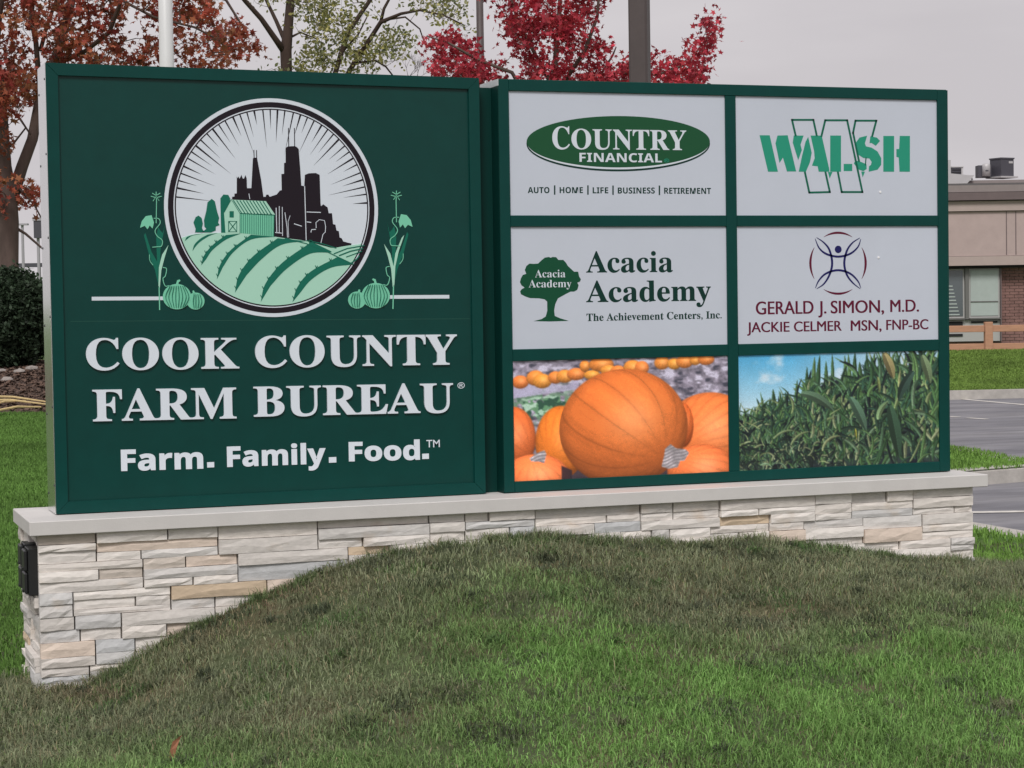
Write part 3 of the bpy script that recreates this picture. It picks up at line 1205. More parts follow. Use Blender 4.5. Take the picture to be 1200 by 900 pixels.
sk = [(255, 450), (255, 440), (270, 438), (270, 420), (285, 418), (285, 310), (290, 322), (296, 310), (302, 325), (315, 300), (322, 322),
      (330, 325), (340, 302), (348, 322), (350, 385), (378, 385), (388, 195), (393, 190), (414, 190), (440, 330), (455, 440), (470, 440),
      (472, 428), (485, 425), (495, 440), (540, 425), (560, 400), (572, 398), (570, 295), (587, 293), (587, 225), (597, 222), (597, 128),
      (612, 118), (655, 116), (668, 122), (680, 135), (690, 260), (697, 368), (716, 372), (720, 300), (745, 290), (790, 288), (814, 300),
      (820, 480), (822, 500), (838, 488), (865, 508), (872, 545), (893, 545), (900, 615), (915, 618), (922, 655), (937, 660), (942, 700),
      (955, 705), (965, 725), (990, 732), (1018, 738), (1012, 760), (900, 790), (800, 790), (720, 790), (620, 790), (520, 760), (300, 700), (255, 600)]
decal('emblem_skyline', [sk], E4, c_bk, 1, 0.0052)
strokes('emblem_antennas', [[(615, 0), (617, 122)], [(653, 0), (655, 122)], [(394, 140), (396, 195)], [(411, 142), (412, 195)]], E4, c_bk, 10, 5)
strokes('emblem_line_work', [[(718, 372), (728, 722)], [(730, 537), (822, 540)], ([(536, 510), (540, 668)], 5), ([(556, 500), (556, 668)], 4),
                             ([(575, 505), (577, 690)], 4), [(530, 668), (572, 672)], ([(592, 540), (606, 640), (608, 700)], 4),
                             ([(625, 560), (612, 600), (616, 700)], 3), [(650, 612), (700, 628)], [(730, 600), (760, 604)],
                             ([(758, 668), (762, 650), (790, 648)], 5),
                             ([(792, 640), (790, 605), (812, 586), (845, 592), (852, 630), (850, 665), (835, 680), (822, 735)], 4),
                             ([(362, 420), (368, 455)], 4)], E4, m_white, 12, 5)
for tr_ in ([(40, 560), (60, 575), (68, 610), (62, 640), (78, 668), (18, 668), (22, 645), (8, 605), (22, 570)],
            [(125, 453), (145, 470), (158, 530), (172, 575), (165, 605), (175, 620), (150, 630), (150, 655), (120, 668), (60, 668), (90, 645), (78, 630), (75, 590), (90, 530), (98, 475)],
            [(180, 450), (200, 425), (230, 428), (245, 455), (245, 560), (213, 675), (185, 675), (182, 560)]):
    decal('emblem_tree', [tr_], E4, c_mg, 1, 0.0057)
decal('emblem_barn_side', [[(305, 545), (525, 555), (520, 695), (305, 672)]], E4, c_pg, 1, 0.0062)
decal('emblem_barn_front', [[(203, 540), (250, 455), (305, 545), (305, 672), (212, 670)]], E4, c_lg, 1, 0.0064)
decal('emblem_barn_roof', [[(238, 458), (470, 468), (530, 556), (303, 546), (252, 470)]], E4, c_lg, 1, 0.0067)
strokes('emblem_barn_lines', [[(262 + i * 21, 462 + i * 0.6), (316 + i * 21, 546 + i)] for i in range(10)] +
        [([(316 + i * 12, 548), (316 + i * 12, 672 + i * 1.2)], 3) for i in range(17)] +
        [([(203, 540), (250, 457), (305, 546), (530, 557)], 5), ([(305, 546), (305, 672)], 4), ([(232, 597), (284, 597), (284, 663), (232, 663), (232, 597)], 5),
         ([(232, 597), (284, 663)], 5), ([(284, 597), (232, 663)], 5), ([(522, 557), (520, 692)], 4)], E4, c_mg, 14.4, 6)
decal('emblem_barn_window', [[(238, 532), (265, 532), (265, 572), (238, 572)]], E4, c_mg, 1, 0.0072)
# fields, kept inside the circle
F5 = Reg(200, 260, 4.8, FPY, fp)
RIN = ER * 0.893


def clipc(pt):
    v_ = Vector((pt[0] - ec[0], pt[1] - ec[1]))
    if v_.length > RIN:
        v_ = v_.normalized() * RIN
    return (ec[0] + v_.x, ec[1] + v_.y)


hill = [F5.w(*p) for p in spline([(60, 90), (130, 70), (250, 62), (450, 66), (560, 80), (640, 92), (750, 106), (870, 138), (915, 146), (1000, 133), (1100, 122)], 5)]
hill = [clipc(p) for p in hill]
a0 = math.atan2(hill[-1][1] - ec[1], hill[-1][0] - ec[0])
a1 = math.atan2(hill[0][1] - ec[1], hill[0][0] - ec[0])
if a1 > a0:
    a1 -= 2 * math.pi
arc = [(ec[0] + RIN * math.cos(a0 + (a1 - a0) * i / 60), ec[1] + RIN * math.sin(a0 + (a1 - a0) * i / 60)) for i in range(1, 60)]
decal_w('emblem_field', [hill + arc], A, c_lg, 1, 0.0059)
rows_ = [
    ([(78, 108), (92, 84), (140, 70)], [(180, 66), (120, 78), (90, 98)]),
    ([(121, 165), (132, 128), (165, 95), (205, 72)], [(262, 63), (215, 80), (165, 112), (136, 142)]),
    ([(170, 245), (186, 190), (235, 130), (310, 74)], [(392, 66), (310, 100), (235, 158), (198, 210)]),
    ([(258, 325), (275, 245), (335, 160), (450, 72)], [(585, 84), (450, 100), (350, 172), (292, 255)]),
    ([(360, 398), (382, 300), (460, 195), (600, 92)], [(760, 108), (620, 130), (510, 210), (425, 300)]),
    ([(505, 450), (530, 350), (620, 235), (765, 130), (790, 112)], [(870, 150), (900, 172), (780, 180), (650, 265), (560, 360)]),
    ([(683, 452), (712, 365), (785, 280), (935, 198)], [(1028, 240), (900, 258), (790, 325), (722, 405)])]
for a_, b_ in rows_:
    lp = spline(a_, 6) + spline(b_, 6)
    decal_w('emblem_crop_row', [[clipc(F5.w(*p)) for p in lp]], A, c_mg, 1, 0.0066)
spr = []
for a_, b_ in rows_[2:]:
    s_ = spline(a_, 4)
    for i in range(1, len(s_) - 1, 2):
        spr.append([s_[i], (s_[i][0] - 6, s_[i][1] - 14)])
        spr.append([s_[i], (s_[i][0] + 7, s_[i][1] - 12)])
spr += [([(640, 92), (760, 122), (870, 165), (1028, 240)], 5), ([(915, 180), (990, 150), (1088, 133)], 6), ([(945, 190), (1010, 165), (1080, 150)], 7),
        ([(985, 198), (1040, 178), (1074, 165)], 5), ([(1015, 230), (1045, 210), (1060, 190)], 6), ([(760, 105), (840, 120), (930, 148)], 5)]
strokes('emblem_sprouts', spr, F5, c_mg, 14.4, 4)

# corn stalks and pumpkins on each side
for side in (0, 1):
    class RR(Reg):
        def px(s, u, v):
            x, y = s.x + u / s.k, s.y + v / s.k
            return (647.3 - x, y - 1.2) if s.side else (x, y)
    R7 = RR(150, 220, 6.0, FPY, fp)
    R7.side = side
    fl = (lambda l: l[::-1]) if side else (lambda l: l)
    decal('corn_leaf', [fl([(218, 705), (190, 580), (150, 480), (112, 335), (122, 318), (165, 450), (205, 520), (226, 690)])], R7, c_mg, 1)
    decal('corn_leaf', [fl([(205, 540), (198, 350), (212, 275), (226, 300), (245, 320), (262, 250), (240, 370), (228, 440), (222, 705)])], R7, c_mg, 2)
    decal('corn_leaf', [fl([(214, 690), (217, 560), (240, 470), (284, 403), (257, 490), (234, 580), (223, 705)])], R7, c_lg, 3)
    if side:
        decal('corn_leaf', [fl([(212, 700), (205, 560), (180, 450), (142, 340), (160, 360), (205, 470), (222, 600)])], R7, c_lg, 4)
    decal('pumpkin_leaf', [fl([(84, 282), (97, 235), (125, 200), (165, 193), (182, 245), (172, 287), (152, 265), (137, 292), (117, 268)])], R7, c_pg, 5)
    strokes('tendrils', [([(218, 700), (222, 860)], 7), ([(197, 250), (200, 100), (197, 28)], 5), ([(160, 60), (197, 70), (236, 60)], 5),
                         ([(170, 38), (197, 55), (226, 38)], 5), ([(175, 95), (197, 60), (218, 92)], 4),
                         (spline([(180, 215), (215, 218), (225, 250), (190, 300), (205, 340), (240, 370), (235, 410), (205, 415), (170, 418)], 4), 5),
                         (spline([(150, 470), (152, 510), (175, 545)], 3), 4),
                         (spline([(245, 560), (270, 570), (262, 620), (245, 640), (260, 690), (290, 688)], 4), 5)], R7, c_pg, 6, 5)
    decal('pumpkin', [fl(ellipse(475, 797, 62, 60, 32))], R7, c_pg, 7)
    decal('pumpkin', [fl(ellipse(343, 766, 99, 89, 40))], R7, c_pg, 8)
    decal('pumpkin_stem', [fl([(333, 690), (345, 650), (362, 645), (368, 655), (355, 665), (352, 692)])], R7, c_pg, 9)
    decal('pumpkin_stem', [fl([(455, 745), (452, 725), (462, 722), (472, 742)])], R7, c_pg, 9)
    rb = []
    for q in (-0.82, -0.6, -0.35, -0.1, 0.15, 0.4, 0.65, 0.85):
        rb.append((spline([(343 + 60 * q, 690), (343 + 98 * q, 766), (343 + 60 * q, 842)], 4), 3))
    for q in (-0.3, 0.0, 0.35, 0.7):
        rb.append((spline([(475 + 40 * q, 748), (475 + 60 * q, 797), (475 + 40 * q, 846)], 4), 3))
    strokes('pumpkin_ribs', rb, R7, c_mg, 17, 3)

# ---- left panel: words
L3 = Reg(60, 360, 2.2222, FPY, fp)
lettering([('COOK', 91, 489, 163, 158.5, 82), ('COUNTY', 531, 1056, 156.5, 148.5, 76)], L3, m_raised, 'serif', 0.006, thick=0.010, split=True)
lettering([('FARM', 108, 482, 296.5, 288.5, 215), ('BUREAU', 527, 1046, 284.5, 272.5, 207)], L3, m_raised, 'serif', 0.006, thick=0.010, split=True)
lettering([('Farm', 182, 396, 425.5, 419, 371), ('#dot', 406, 424, 417.5, 0, 403), ('Family', 458, 715, 415, 406, 363), ('#dot', 723, 742, 405, 0, 390),
           ('Food', 775, 960, 400.5, 396, 351), ('#dot', 966, 983, 395.5, 0, 381)], L3, m_raised, 'bold', 0.018, thick=0.003)
lettering([('TM', 977, 1012, 365, 364, 346)], L3, m_raised, 'sans', 0.006)
lettering([('®', 1058, 1077, 212, 211, 197)], L3, m_raised, 'sans', 0.004, name='registered_mark')
strokes('panel_seam', [([(50, 37), (1090, 30)], 1.2)], L3, c_ln, 1)

# ---- COUNTRY FINANCIAL
C4 = Reg(580, 90, 4.2857, PFY, PAN[0, 0])
decal('logo_oval', [ellipse(619, 336, 461, 139, 80)], C4, c_dg, 1)
decal('logo_oval', [ellipse(619, 331, 457, 134, 80)], C4, m_white, 2)
decal('logo_oval', [ellipse(619, 326, 460, 129, 80)], C4, c_og, 3)
lettering([('C', 288, 376, 362, 363, 250), ('OUNTRY', 384, 961, 362, 368, 262)], C4, m_white, 'serif', 0.004, layer=5)
lettering([('FINANCIAL', 424, 838, 427, 430, 382)], C4, m_white, 'bold', 0.0, layer=5)
lettering([('®', 848, 874, 430, 430, 412)], C4, c_wg, 'sans', 0.0, layer=5, name='registered_mark')
lettering([('AUTO', 165, 274, 584, 584, 554), ('HOME', 325, 442, 584, 584, 554), ('LIFE', 491, 569, 585, 585, 555), ('BUSINESS', 617, 803, 586, 586, 556),
           ('RETIREMENT', 850, 1085, 587, 588, 557)], C4, c_dg, 'bold', 0.004)
strokes('divider_bar', [[(300, 545), (300, 592)], [(467, 545), (467, 592)], [(593, 546), (593, 593)], [(826, 546), (826, 594)]], C4, c_dg, 1, 7)

# ---- Acacia Academy
C5 = Reg(580, 250, 4.2857, PFY, PAN[1, 0])
lettering([('Acacia', 458, 894, 297, 294, 192)], C5, c_dg, 'serif', 0.004)
lettering([('Academy', 458, 1085, 446, 438, 340)], C5, c_dg, 'serif', 0.004)
lettering([('The Achievement Centers, Inc.', 460, 1139, 541, 527, 504)], C5, c_dg, 'serif', 0.006)
C5t = Reg(600, 290, 9.478, PFY, PAN[1, 0])
tree_pts = [(240, 818), (330, 795), (375, 765), (392, 700), (390, 600), (360, 575), (300, 565), (200, 562), (150, 545), (100, 520), (90, 490), (105, 465),
            (140, 445), (105, 420), (88, 385), (100, 340), (120, 305), (158, 292), (142, 250), (160, 205), (195, 178), (240, 182), (290, 178), (330, 140),
            (365, 112), (410, 105), (430, 115), (450, 105), (490, 108), (515, 138), (570, 138), (600, 170), (620, 205), (690, 270), (710, 268), (735, 270),
            (745, 320), (765, 355), (755, 380), (725, 390), (740, 420), (725, 470), (690, 490), (650, 490), (600, 515), (510, 565), (480, 630), (468, 700),
            (475, 760), (530, 785), (630, 815), (420, 822)]
decal('tree_logo', [tree_pts], C5t, mat('vinyl_tree_green', (0.005, 0.075, 0.035, 1), 0.5, spec=0.25), 1)
lettering([('Acacia', 255, 592, 333, 331, 250), ('Academy', 185, 660, 444, 441, 361)], C5t, m_white, 'serif', -0.006, layer=2)

# ---- WALSH
C6 = Reg(885, 130, 6.3158, PFY, PAN[0, 1])
for s_ in ([(32, 180), (107, 180), (168, 450), (95, 450)], [(165, 182), (240, 180), (303, 448), (235, 448), (205, 345), (180, 385), (150, 240)],
           [(285, 182), (358, 182), (335, 250), (345, 290), (318, 365), (278, 235)], [(392, 192), (418, 310), (405, 380), (375, 450), (322, 450), (345, 340), (372, 230)],
           [(410, 182), (492, 182), (548, 430), (548, 450), (470, 450), (462, 410), (420, 405), (440, 350), (436, 300)], [(538, 452), (572, 452), (551, 500)],
           [(555, 182), (635, 182), (635, 450), (555, 450)], [(655, 392), (718, 392), (718, 445), (655, 445)],
           [(745, 235), (772, 197), (828, 183), (812, 240), (820, 262), (862, 272), (905, 300), (933, 350), (932, 400), (905, 435), (840, 450), (842, 410), (856, 400), (862, 378), (845, 352), (800, 348), (765, 325), (750, 285)],
           [(852, 188), (900, 197), (924, 222), (892, 258), (862, 238), (846, 238)], [(742, 366), (785, 378), (823, 395), (825, 430), (800, 446), (762, 432), (730, 388)],
           [(785, 448), (812, 450), (795, 492)], [(948, 185), (1028, 185), (1028, 450), (948, 450)],
           [(1070, 185), (1145, 185), (1145, 450), (1068, 450), (1062, 345), (1045, 340), (1045, 282), (1065, 282)]):
    decal('stencil_letter', [s_], C6, c_wg, 1)
c_ol = mat('vinyl_outline_green', (0.004, 0.13, 0.08, 1), 0.5, spec=0.25)


def bars(pts, wd=14):
    out = []
    for a_, b_ in zip(pts[:-1], pts[1:]):
        a_, b_ = Vector(a_), Vector(b_)
        t_ = (b_ - a_).normalized() * wd * 0.42
        out.append(([tuple(a_ - t_), tuple(b_ + t_)], wd))
    return out


strokes('outline_letter', bars([(299, 182), (272, 66), (430, 66), (455, 182)]) + bars([(490, 186), (518, 69), (680, 69), (793, 600), (640, 600), (612, 455)]) +
        bars([(368, 455), (400, 604), (552, 600), (520, 455)]) + bars([(866, 186), (896, 72), (742, 72), (724, 162), (768, 372)]) +
        bars([(820, 345), (815, 400)], 8), C6, c_ol, 2)

# ---- doctors
C7 = Reg(855, 250, 4.4444, PFY, PAN[1, 1])
lettering([('GERALD', 138, 436, 527, 522, 460), ('J.', 463, 503, 521, 521, 457), ('SIMON,', 528, 803, 521, 516, 456), ('M.D.', 838, 985, 514, 511, 451)], C7, c_ma, 'sans', 0.0, fat=0.019)
lettering([('JACKIE', 92, 311, 620, 616, 568), ('CELMER', 336, 583, 616, 611, 564), ('MSN,', 632, 790, 612, 609, 558), ('FNP-BC', 817, 1034, 607, 603, 555)], C7, c_ma, 'sans', 0.0, fat=0.019)
C7f = Reg(940, 265, 10.588, PFY, PAN[1, 1])
for a_ in (0, 90, 180, 270):
    pts, wd = [], []
    for i in range(17):
        t_ = i / 16
        an = math.radians(a_ - 31 + 62 * t_)
        pts.append((445 + 343 * math.cos(an), 460 + 378 * math.sin(an)))
        wd.append(3 + 25 * math.sin(math.pi * t_))
    strokes('logo_arc', [(pts, wd)], C7f, c_ma, 1)
for pl in ([(178, 140), (270, 205), (340, 300), (372, 460), (340, 600), (270, 715), (180, 778)], [(716, 145), (620, 210), (553, 310), (522, 460), (553, 600), (625, 700), (720, 778)],
           [(160, 155), (210, 270), (300, 345), (445, 378), (590, 345), (690, 260), (728, 160)], [(163, 768), (210, 670), (300, 585), (445, 546), (590, 585), (690, 680), (728, 768)]):
    s_ = spline(pl, 5)
    n = len(s_)
    strokes('logo_figure', [(s_, [5 + 21 * math.sin(math.pi * i / (n - 1)) ** 0.8 for i in range(n)])], C7f, c_na, 2)
decal('logo_dot', [ellipse(447, 288, 42, 46, 28)], C7f, c_na, 2)
m_dot = mat('screw_glint', (0.9, 0.9, 0.9, 1), 0.3)  # near-white screw heads, the glint is put into their colour
for (x_, y_, pp) in ((1031.5, 225, PAN[0, 1]), (1029.5, 301.8, PAN[1, 1])):
    q = P(x_, y_, PFY)
    MB().tube([(q.x, PFY + 0.0005, q.z), (q.x, PFY - 0.003, q.z)], [0.0065, 0.005], 10).obj('screw', m_dot, pp, True)


# ---- printed photographs
def photo_print(pan, reg_corners, painter, name, gain, soft=1):
    x0, x1, z0, z1 = reg_corners
    nu, nv = 380, 216
    X, Z = np.meshgrid(np.linspace(x0, x1, nu), np.linspace(z1, z0, nv))
    c = painter(nu, nv)                    # sRGB 0..255, row 0 on top
    for _ in range(soft):
        q = np.pad(c, ((1, 1), (1, 1), (0, 0)), 'edge')
        c = (q[1:-1, 1:-1] * 2 + q[:-2, 1:-1] + q[2:, 1:-1] + q[1:-1, :-2] + q[1:-1, 2:]) / 6
    c = c * (1 + rng.normal(0, 0.035, (nv, nu, 1)))
    c = np.clip(c, 0, 255) / 255
    l_ = np.where(c <= 0.04045, c / 12.92, ((c + 0.055) / 1.055) ** 2.4) * gain
    v = np.stack([X.ravel(), np.full(X.size, PFY - 0.0006), Z.ravel()], 1)
    i = np.arange(nu * nv).reshape(nv, nu)
    f = np.stack([i[:-1, :-1], i[1:, :-1], i[1:, 1:], i[:-1, 1:]], -1).reshape(-1, 4)
    mtx = chain_matrix(cabR).inverted()
    t_ = mtx.translation
    v = v + np.array([t_.x, t_.y, t_.z])
    o = mesh_np(name, v, np.full(len(f), 4), f.ravel(), mat('photo_print', rough=0.4, attr='Col', spec=0.4), parent=pan, color=l_.reshape(-1, 3))
    return o


def mixc(img, mask, col):
    m_ = np.clip(mask, 0, 1)[..., None]
    return img * (1 - m_) + np.asarray(col, float) * m_


def paint_pumpkins(nu, nv):
    # window coordinates like the traced zoom: u 8..1170, v 45..700
    u, v = np.meshgrid(np.linspace(0, 1165, nu), np.linspace(45, 705, nv))
    n1 = fbm(u, v, 0.012, 1, 5)
    n2 = fbm(u, v, 0.05, 7, 4)
    n3 = fbm(u, v * 2.2, 0.02, 17, 4)
    img = np.ones((nv, nu, 3)) * np.array([120, 114, 128.])
    img = img * (0.55 + 0.9 * n2[..., None])
    img = mixc(img, (n3 - 0.58) * 7, (176, 172, 190))
    img = mixc(img, (0.42 - n3) * 7, (60, 60, 72))
    # vines
    m_ = np.exp(-(((u - 180) / 190) ** 2 + ((v - 300) / 75) ** 2)) * 1.5
    img = mixc(img, m_ * (fbm(u, v, 0.03, 5, 3) > 0.45), (88, 128, 96))
    img = mixc(img, m_ * (fbm(u, v, 0.035, 25, 3) > 0.6), (44, 74, 60))
    img = mixc(img, m_ * (fbm(u * 0.7 + v, v - u * 0.4, 0.03, 45, 2) > 0.66), (150, 178, 160))
    m_ = (v > 168 + 18 * np.sin(u * 0.03)) & (v < 226 - (u - 200) * 0.12) & (u < 350)
    img = mixc(img, m_ * (0.5 + 0.6 * n1), (160, 155, 182))

    def pump(img, cx, cy, rx, ry, base, pole=(0.1, -0.5), ribs=14, seed=0, dark=0.45):
        x = (u - cx) / rx
        y = (v - cy) / ry
        r2 = x * x + y * y
        ins = np.clip((1 - np.sqrt(r2)) * min(rx, ry) / 3.2, 0, 1)
        zz = np.sqrt(np.clip(1 - r2, 0, 1))
        pz = math.sqrt(max(0.05, 1 - pole[0] ** 2 - pole[1] ** 2))
        p_ = np.array([pole[0], pole[1], pz])
        p_ /= np.linalg.norm(p_)
        e1 = np.cross(p_, [0, 0, 1.0])
        e1 /= np.linalg.norm(e1)
        e2 = np.cross(p_, e1)
        A_ = x * e1[0] + y * e1[1] + zz * e1[2]
        B_ = x * e2[0] + y * e2[1] + zz * e2[2]
        lon = np.arctan2(B_, A_) * ribs / (2 * math.pi) + seed * 0.37
        fr = np.abs(lon - np.round(lon))
        groove = np.exp(-(fr / 0.035) ** 2) * 0.13 + np.exp(-(fr / 0.25) ** 2) * 0.06
        lt = 0.60 + 0.42 * np.clip(0.25 * x * -0.3 - 0.62 * y + 0.62 * zz, -0.3, 1)
        lt *= 1 - groove * np.clip(np.sqrt(A_ * A_ + B_ * B_) * 1.4, 0, 1)
        lt *= 1 - dark * np.clip(r2 - 0.72, 0, 1)
        tex = fbm(A_ * 40 + 9, B_ * 40 + seed, 0.5, seed + 3, 3)
        c = np.array(base, float)[None, None] * (lt * (0.93 + 0.14 * tex))[..., None] * 1.06
        hl = np.exp(-(((x - 0.15) / 0.42) ** 2 + ((y + 0.15) / 0.4) ** 2))
        c = c + hl[..., None] * np.array([22, 32, 34])
        return img * (1 - ins[..., None]) + c * ins[..., None]
    for i, (a, b, r, q) in enumerate(((40, 160, 46, 38), (120, 140, 50, 44), (155, 158, 52, 42), (225, 140, 42, 36), (275, 135, 48, 38), (335, 125, 52, 36), (382, 82, 30, 34),
                                      (420, 132, 46, 28), (470, 75, 70, 42), (510, 108, 48, 30), (560, 115, 44, 34), (640, 95, 52, 42), (690, 100, 40, 40), (800, 75, 44, 40), (868, 82, 40, 34),
                                      (925, 72, 50, 38), (985, 65, 34, 30), (1045, 62, 48, 34))):
        img = pump(img, a, b, r, q, (232, 128 + (i * 37) % 26, 62), seed=i)
    img = mixc(img, (v > 585) * 0.85, (46, 36, 42))
    img = pump(img, 1060, 490, 262, 242, (232, 122, 62), pole=(-0.55, 0.2), ribs=22, seed=2)
    img = pump(img, 250, 500, 138, 205, (232, 124, 44), pole=(-0.4, 0.3), ribs=14, seed=4)
    img = pump(img, 0, 470, 118, 178, (226, 110, 54), pole=(0.7, 0.5), ribs=14, seed=5)
    img = pump(img, 110, 690, 185, 132, (238, 122, 66), pole=(-0.1, -0.75), ribs=16, seed=6)
    m_ = (u > 250) & (u < 305) & (v > 630 + (u - 250) * 0.5)
    img = mixc(img, m_ * 0.9, (40, 30, 38))
    img = pump(img, 912, 430, 60, 130, (214, 100, 44), pole=(-0.2, 0.8), ribs=14, seed=8)
    img = pump(img, 1010, 690, 190, 150, (226, 116, 62), pole=(-0.6, -0.4), ribs=18, seed=9)
    img = pump(img, 590, 432, 350, 330, (222, 116, 54), pole=(0.6, 0.52), ribs=13, seed=1)
    # stems

    def stem(img, cx, cy, pts):
        from_ = np.zeros(u.shape, bool)
        n = len(pts)
        j = n - 1
        for i in range(n):
            xi, yi = pts[i]
            xj, yj = pts[j]
            cnd = ((yi > v) != (yj > v)) & (u < (xj - xi) * (v - yi) / (yj - yi + 1e-9) + xi)
            from_ ^= cnd
            j = i
        st = 0.5 + 0.5 * np.sin((v - cy) * 0.34 + (u - cx) * 0.10 + np.sin(u * 0.06) * 1.5)
        c = np.array([186, 180, 186.])[None, None] * (0.55 + 0.45 * st * fbm(u, v, 0.05, 3, 2) * 1.4)[..., None]
        return np.where(from_[..., None], c, img)
    img = stem(img, 860, 600, [(812, 560), (842, 535), (872, 560), (925, 568), (945, 590), (918, 632), (895, 632), (880, 668), (830, 675), (790, 660), (805, 600)])
    img = stem(img, 135, 580, [(82, 582), (118, 556), (160, 540), (172, 560), (160, 612), (130, 602), (90, 600)])
    return img


def paint_corn(nu, nv):
    lr = np.random.default_rng(4)
    # window coordinates u 25..1150, v 45..690
    u, v = np.meshgrid(np.linspace(25, 1150, nu), np.linspace(45, 692, nv))
    t = np.clip((v - 45) / 320, 0, 1)[..., None]
    img = np.array([74, 156, 200.]) * (1 - t) + np.array([176, 200, 212.]) * t
    rt_ = np.clip((u - 300) / 500, 0, 1)[..., None]
    img = img * (1 - 0.75 * rt_) + np.array([178, 192, 204.]) * 0.75 * rt_
    img = img * (0.95 + 0.1 * fbm(u, v, 0.01, 3, 4)[..., None])
    img = mixc(img, np.clip((fbm(u, v * 1.8, 0.006, 31, 4) - 0.52) * 4, 0, 0.7), (206, 214, 222))
    edge = np.interp(u[0], [25, 150, 300, 420, 600, 800, 1150], [400, 345, 320, 240, 190, 150, 100])
    edge = edge + 40 * (fbm(u[0], u[0] * 0, 0.03, 8, 3) - 0.5)
    img = mixc(img, (v - edge[None]) / 12, (40, 52, 50))
    dk = fbm(u, v, 0.012, 12, 4)
    img = mixc(img, ((v - edge[None]) > 10) * np.clip((dk - 0.45) * 5, 0, 1), (22, 26, 36))

    def leaf(u0, v0, ang, L, wd, bend, col, shade=0.35):
        n = int(L / 3) + 2
        a = ang
        x, y = u0, v0
        for i in range(n):
            s = i / (n - 1)
            ww = wd * (math.sin(math.pi * min(1, s * 0.82 + 0.16)) ** 0.8) + 0.8
            a += bend / n
            x += math.cos(a) * L / n
            y += math.sin(a) * L / n
            nx_, ny_ = -math.sin(a), math.cos(a)
            j0 = int((x - ww - 25) / 1125 * (nu - 1))
            j1 = int((x + ww - 25) / 1125 * (nu - 1)) + 2
            i0 = int((y - ww - 45) / 647 * (nv - 1))
            i1 = int((y + ww - 45) / 647 * (nv - 1)) + 2
            j0, i0 = max(j0, 0), max(i0, 0)
            if j0 >= nu or i0 >= nv or j1 <= 0 or i1 <= 0:
                continue
            du = u[i0:i1, j0:j1] - x
            dv = v[i0:i1, j0:j1] - y
            q = du * nx_ + dv * ny_
            al = np.clip((ww - np.sqrt(du * du + dv * dv)) / 2.0, 0, 1)[..., None]
            sh = (1 - shade * (q > 0)) * (1 + 0.25 * np.exp(-(q / 2.0) ** 2))
            c = np.array(col, float)[None, None] * sh[..., None] * (1.12 - 0.35 * s)
            img[i0:i1, j0:j1] = img[i0:i1, j0:j1] * (1 - al) + c * al
    cols = [(60, 94, 62), (76, 112, 70), (98, 134, 84), (44, 66, 54), (28, 38, 42), (88, 122, 92), (50, 82, 66)]
    lite = [(132, 150, 104), (148, 160, 122), (112, 140, 110)]
    # upright tips against the sky
    for x, top in ((215, 240), (338, 190), (395, 120), (430, 65), (465, 55), (515, 90), (540, 50), (600, 95), (617, 60), (640, 50), (675, 45), (700, 100), (740, 45), (775, 50), (828, 70), (860, 40),
                   (150, 285), (285, 260), (60, 345), (960, 60), (1000, 70), (1060, 40), (1110, 55)):
        e = float(np.interp(x, u[0], edge))
        L = e + 90 - top
        leaf(x + lr.uniform(-8, 8), e + 90, -math.pi / 2 + lr.uniform(-0.05, 0.05), L, lr.uniform(9, 14), lr.uniform(-0.1, 0.1), cols[lr.integers(0, 3)])
    for k in range(1500):
        x = lr.uniform(10, 1170)
        e = float(np.interp(x, u[0], edge))
        y = e + lr.uniform(0, 1) ** 1.3 * (720 - e) + (25 if x < 420 else 80)
        if y > 720:
            y = lr.uniform(e, 700)
        dens = y / 700
        sc_ = 0.55 + 0.75 * x / 1150
        up = -math.pi / 2 + lr.normal(0, 0.45)
        c = cols[lr.integers(0, len(cols))]
        if lr.uniform() < 0.12:
            c = lite[lr.integers(0, 3)]
        leaf(x, y, up, lr.uniform(70, 200) * sc_, lr.uniform(3.5, 11) * sc_, lr.choice([-1, 1]) * lr.uniform(0.1, 1.5) , np.array(c) * (1.1 - 0.3 * dens))
    for k in range(150):      # low, finer growth at the bottom left
        x = lr.uniform(20, 650)
        y = lr.uniform(520, 720)
        c = np.array(lite[lr.integers(0, 3)]) * lr.uniform(0.5, 1.05) if lr.uniform() < 0.5 else (30, 40, 38)
        leaf(x, y, -math.pi / 2 + lr.normal(0, 0.9), lr.uniform(30, 90), lr.uniform(2.5, 6), lr.choice([-1, 1]) * lr.uniform(0.6, 2.2), c)
    # lit accents seen in the print
    for a in ((840, 60, 1.1, 150, 26, 0.25, (150, 140, 98)), (920, 250, -1.5, 100, 9, 0.05, (150, 158, 110)), (800, 190, 1.4, 90, 9, 0.1, (120, 134, 84)),
              (215, 520, -0.9, 130, 7, 1.1, (118, 136, 98)), (310, 560, -1.2, 140, 7, 1.2, (120, 134, 96)), (485, 600, -1.5, 150, 8, 1.7, (132, 142, 104)),
              (800, 430, -1.5, 120, 16, 0.9, (122, 150, 108)), (670, 480, 1.45, 60, 6, 0, (140, 140, 62)), (650, 310, 1.05, 200, 28, 0.2, (82, 112, 92)),
              (380, 270, 0.2, 200, 26, 0.7, (84, 110, 88)), (870, 370, 1.35, 290, 34, 0.1, (52, 78, 60)), (1060, 80, 1.2, 160, 26, 0.2, (112, 132, 98)), (1000, 170, 2.3, 180, 26, -0.5, (52, 74, 66))):
        leaf(*a)
    return img


photo_print(PAN[2, 0], (gx[0], gx[1], gz[5], gz[4]), paint_pumpkins, 'pumpkin_print', 1.75, 2)
photo_print(PAN[2, 1], (gx[2], gx[3], gz[5], gz[4]), paint_corn, 'cornfield_print', 1.45)

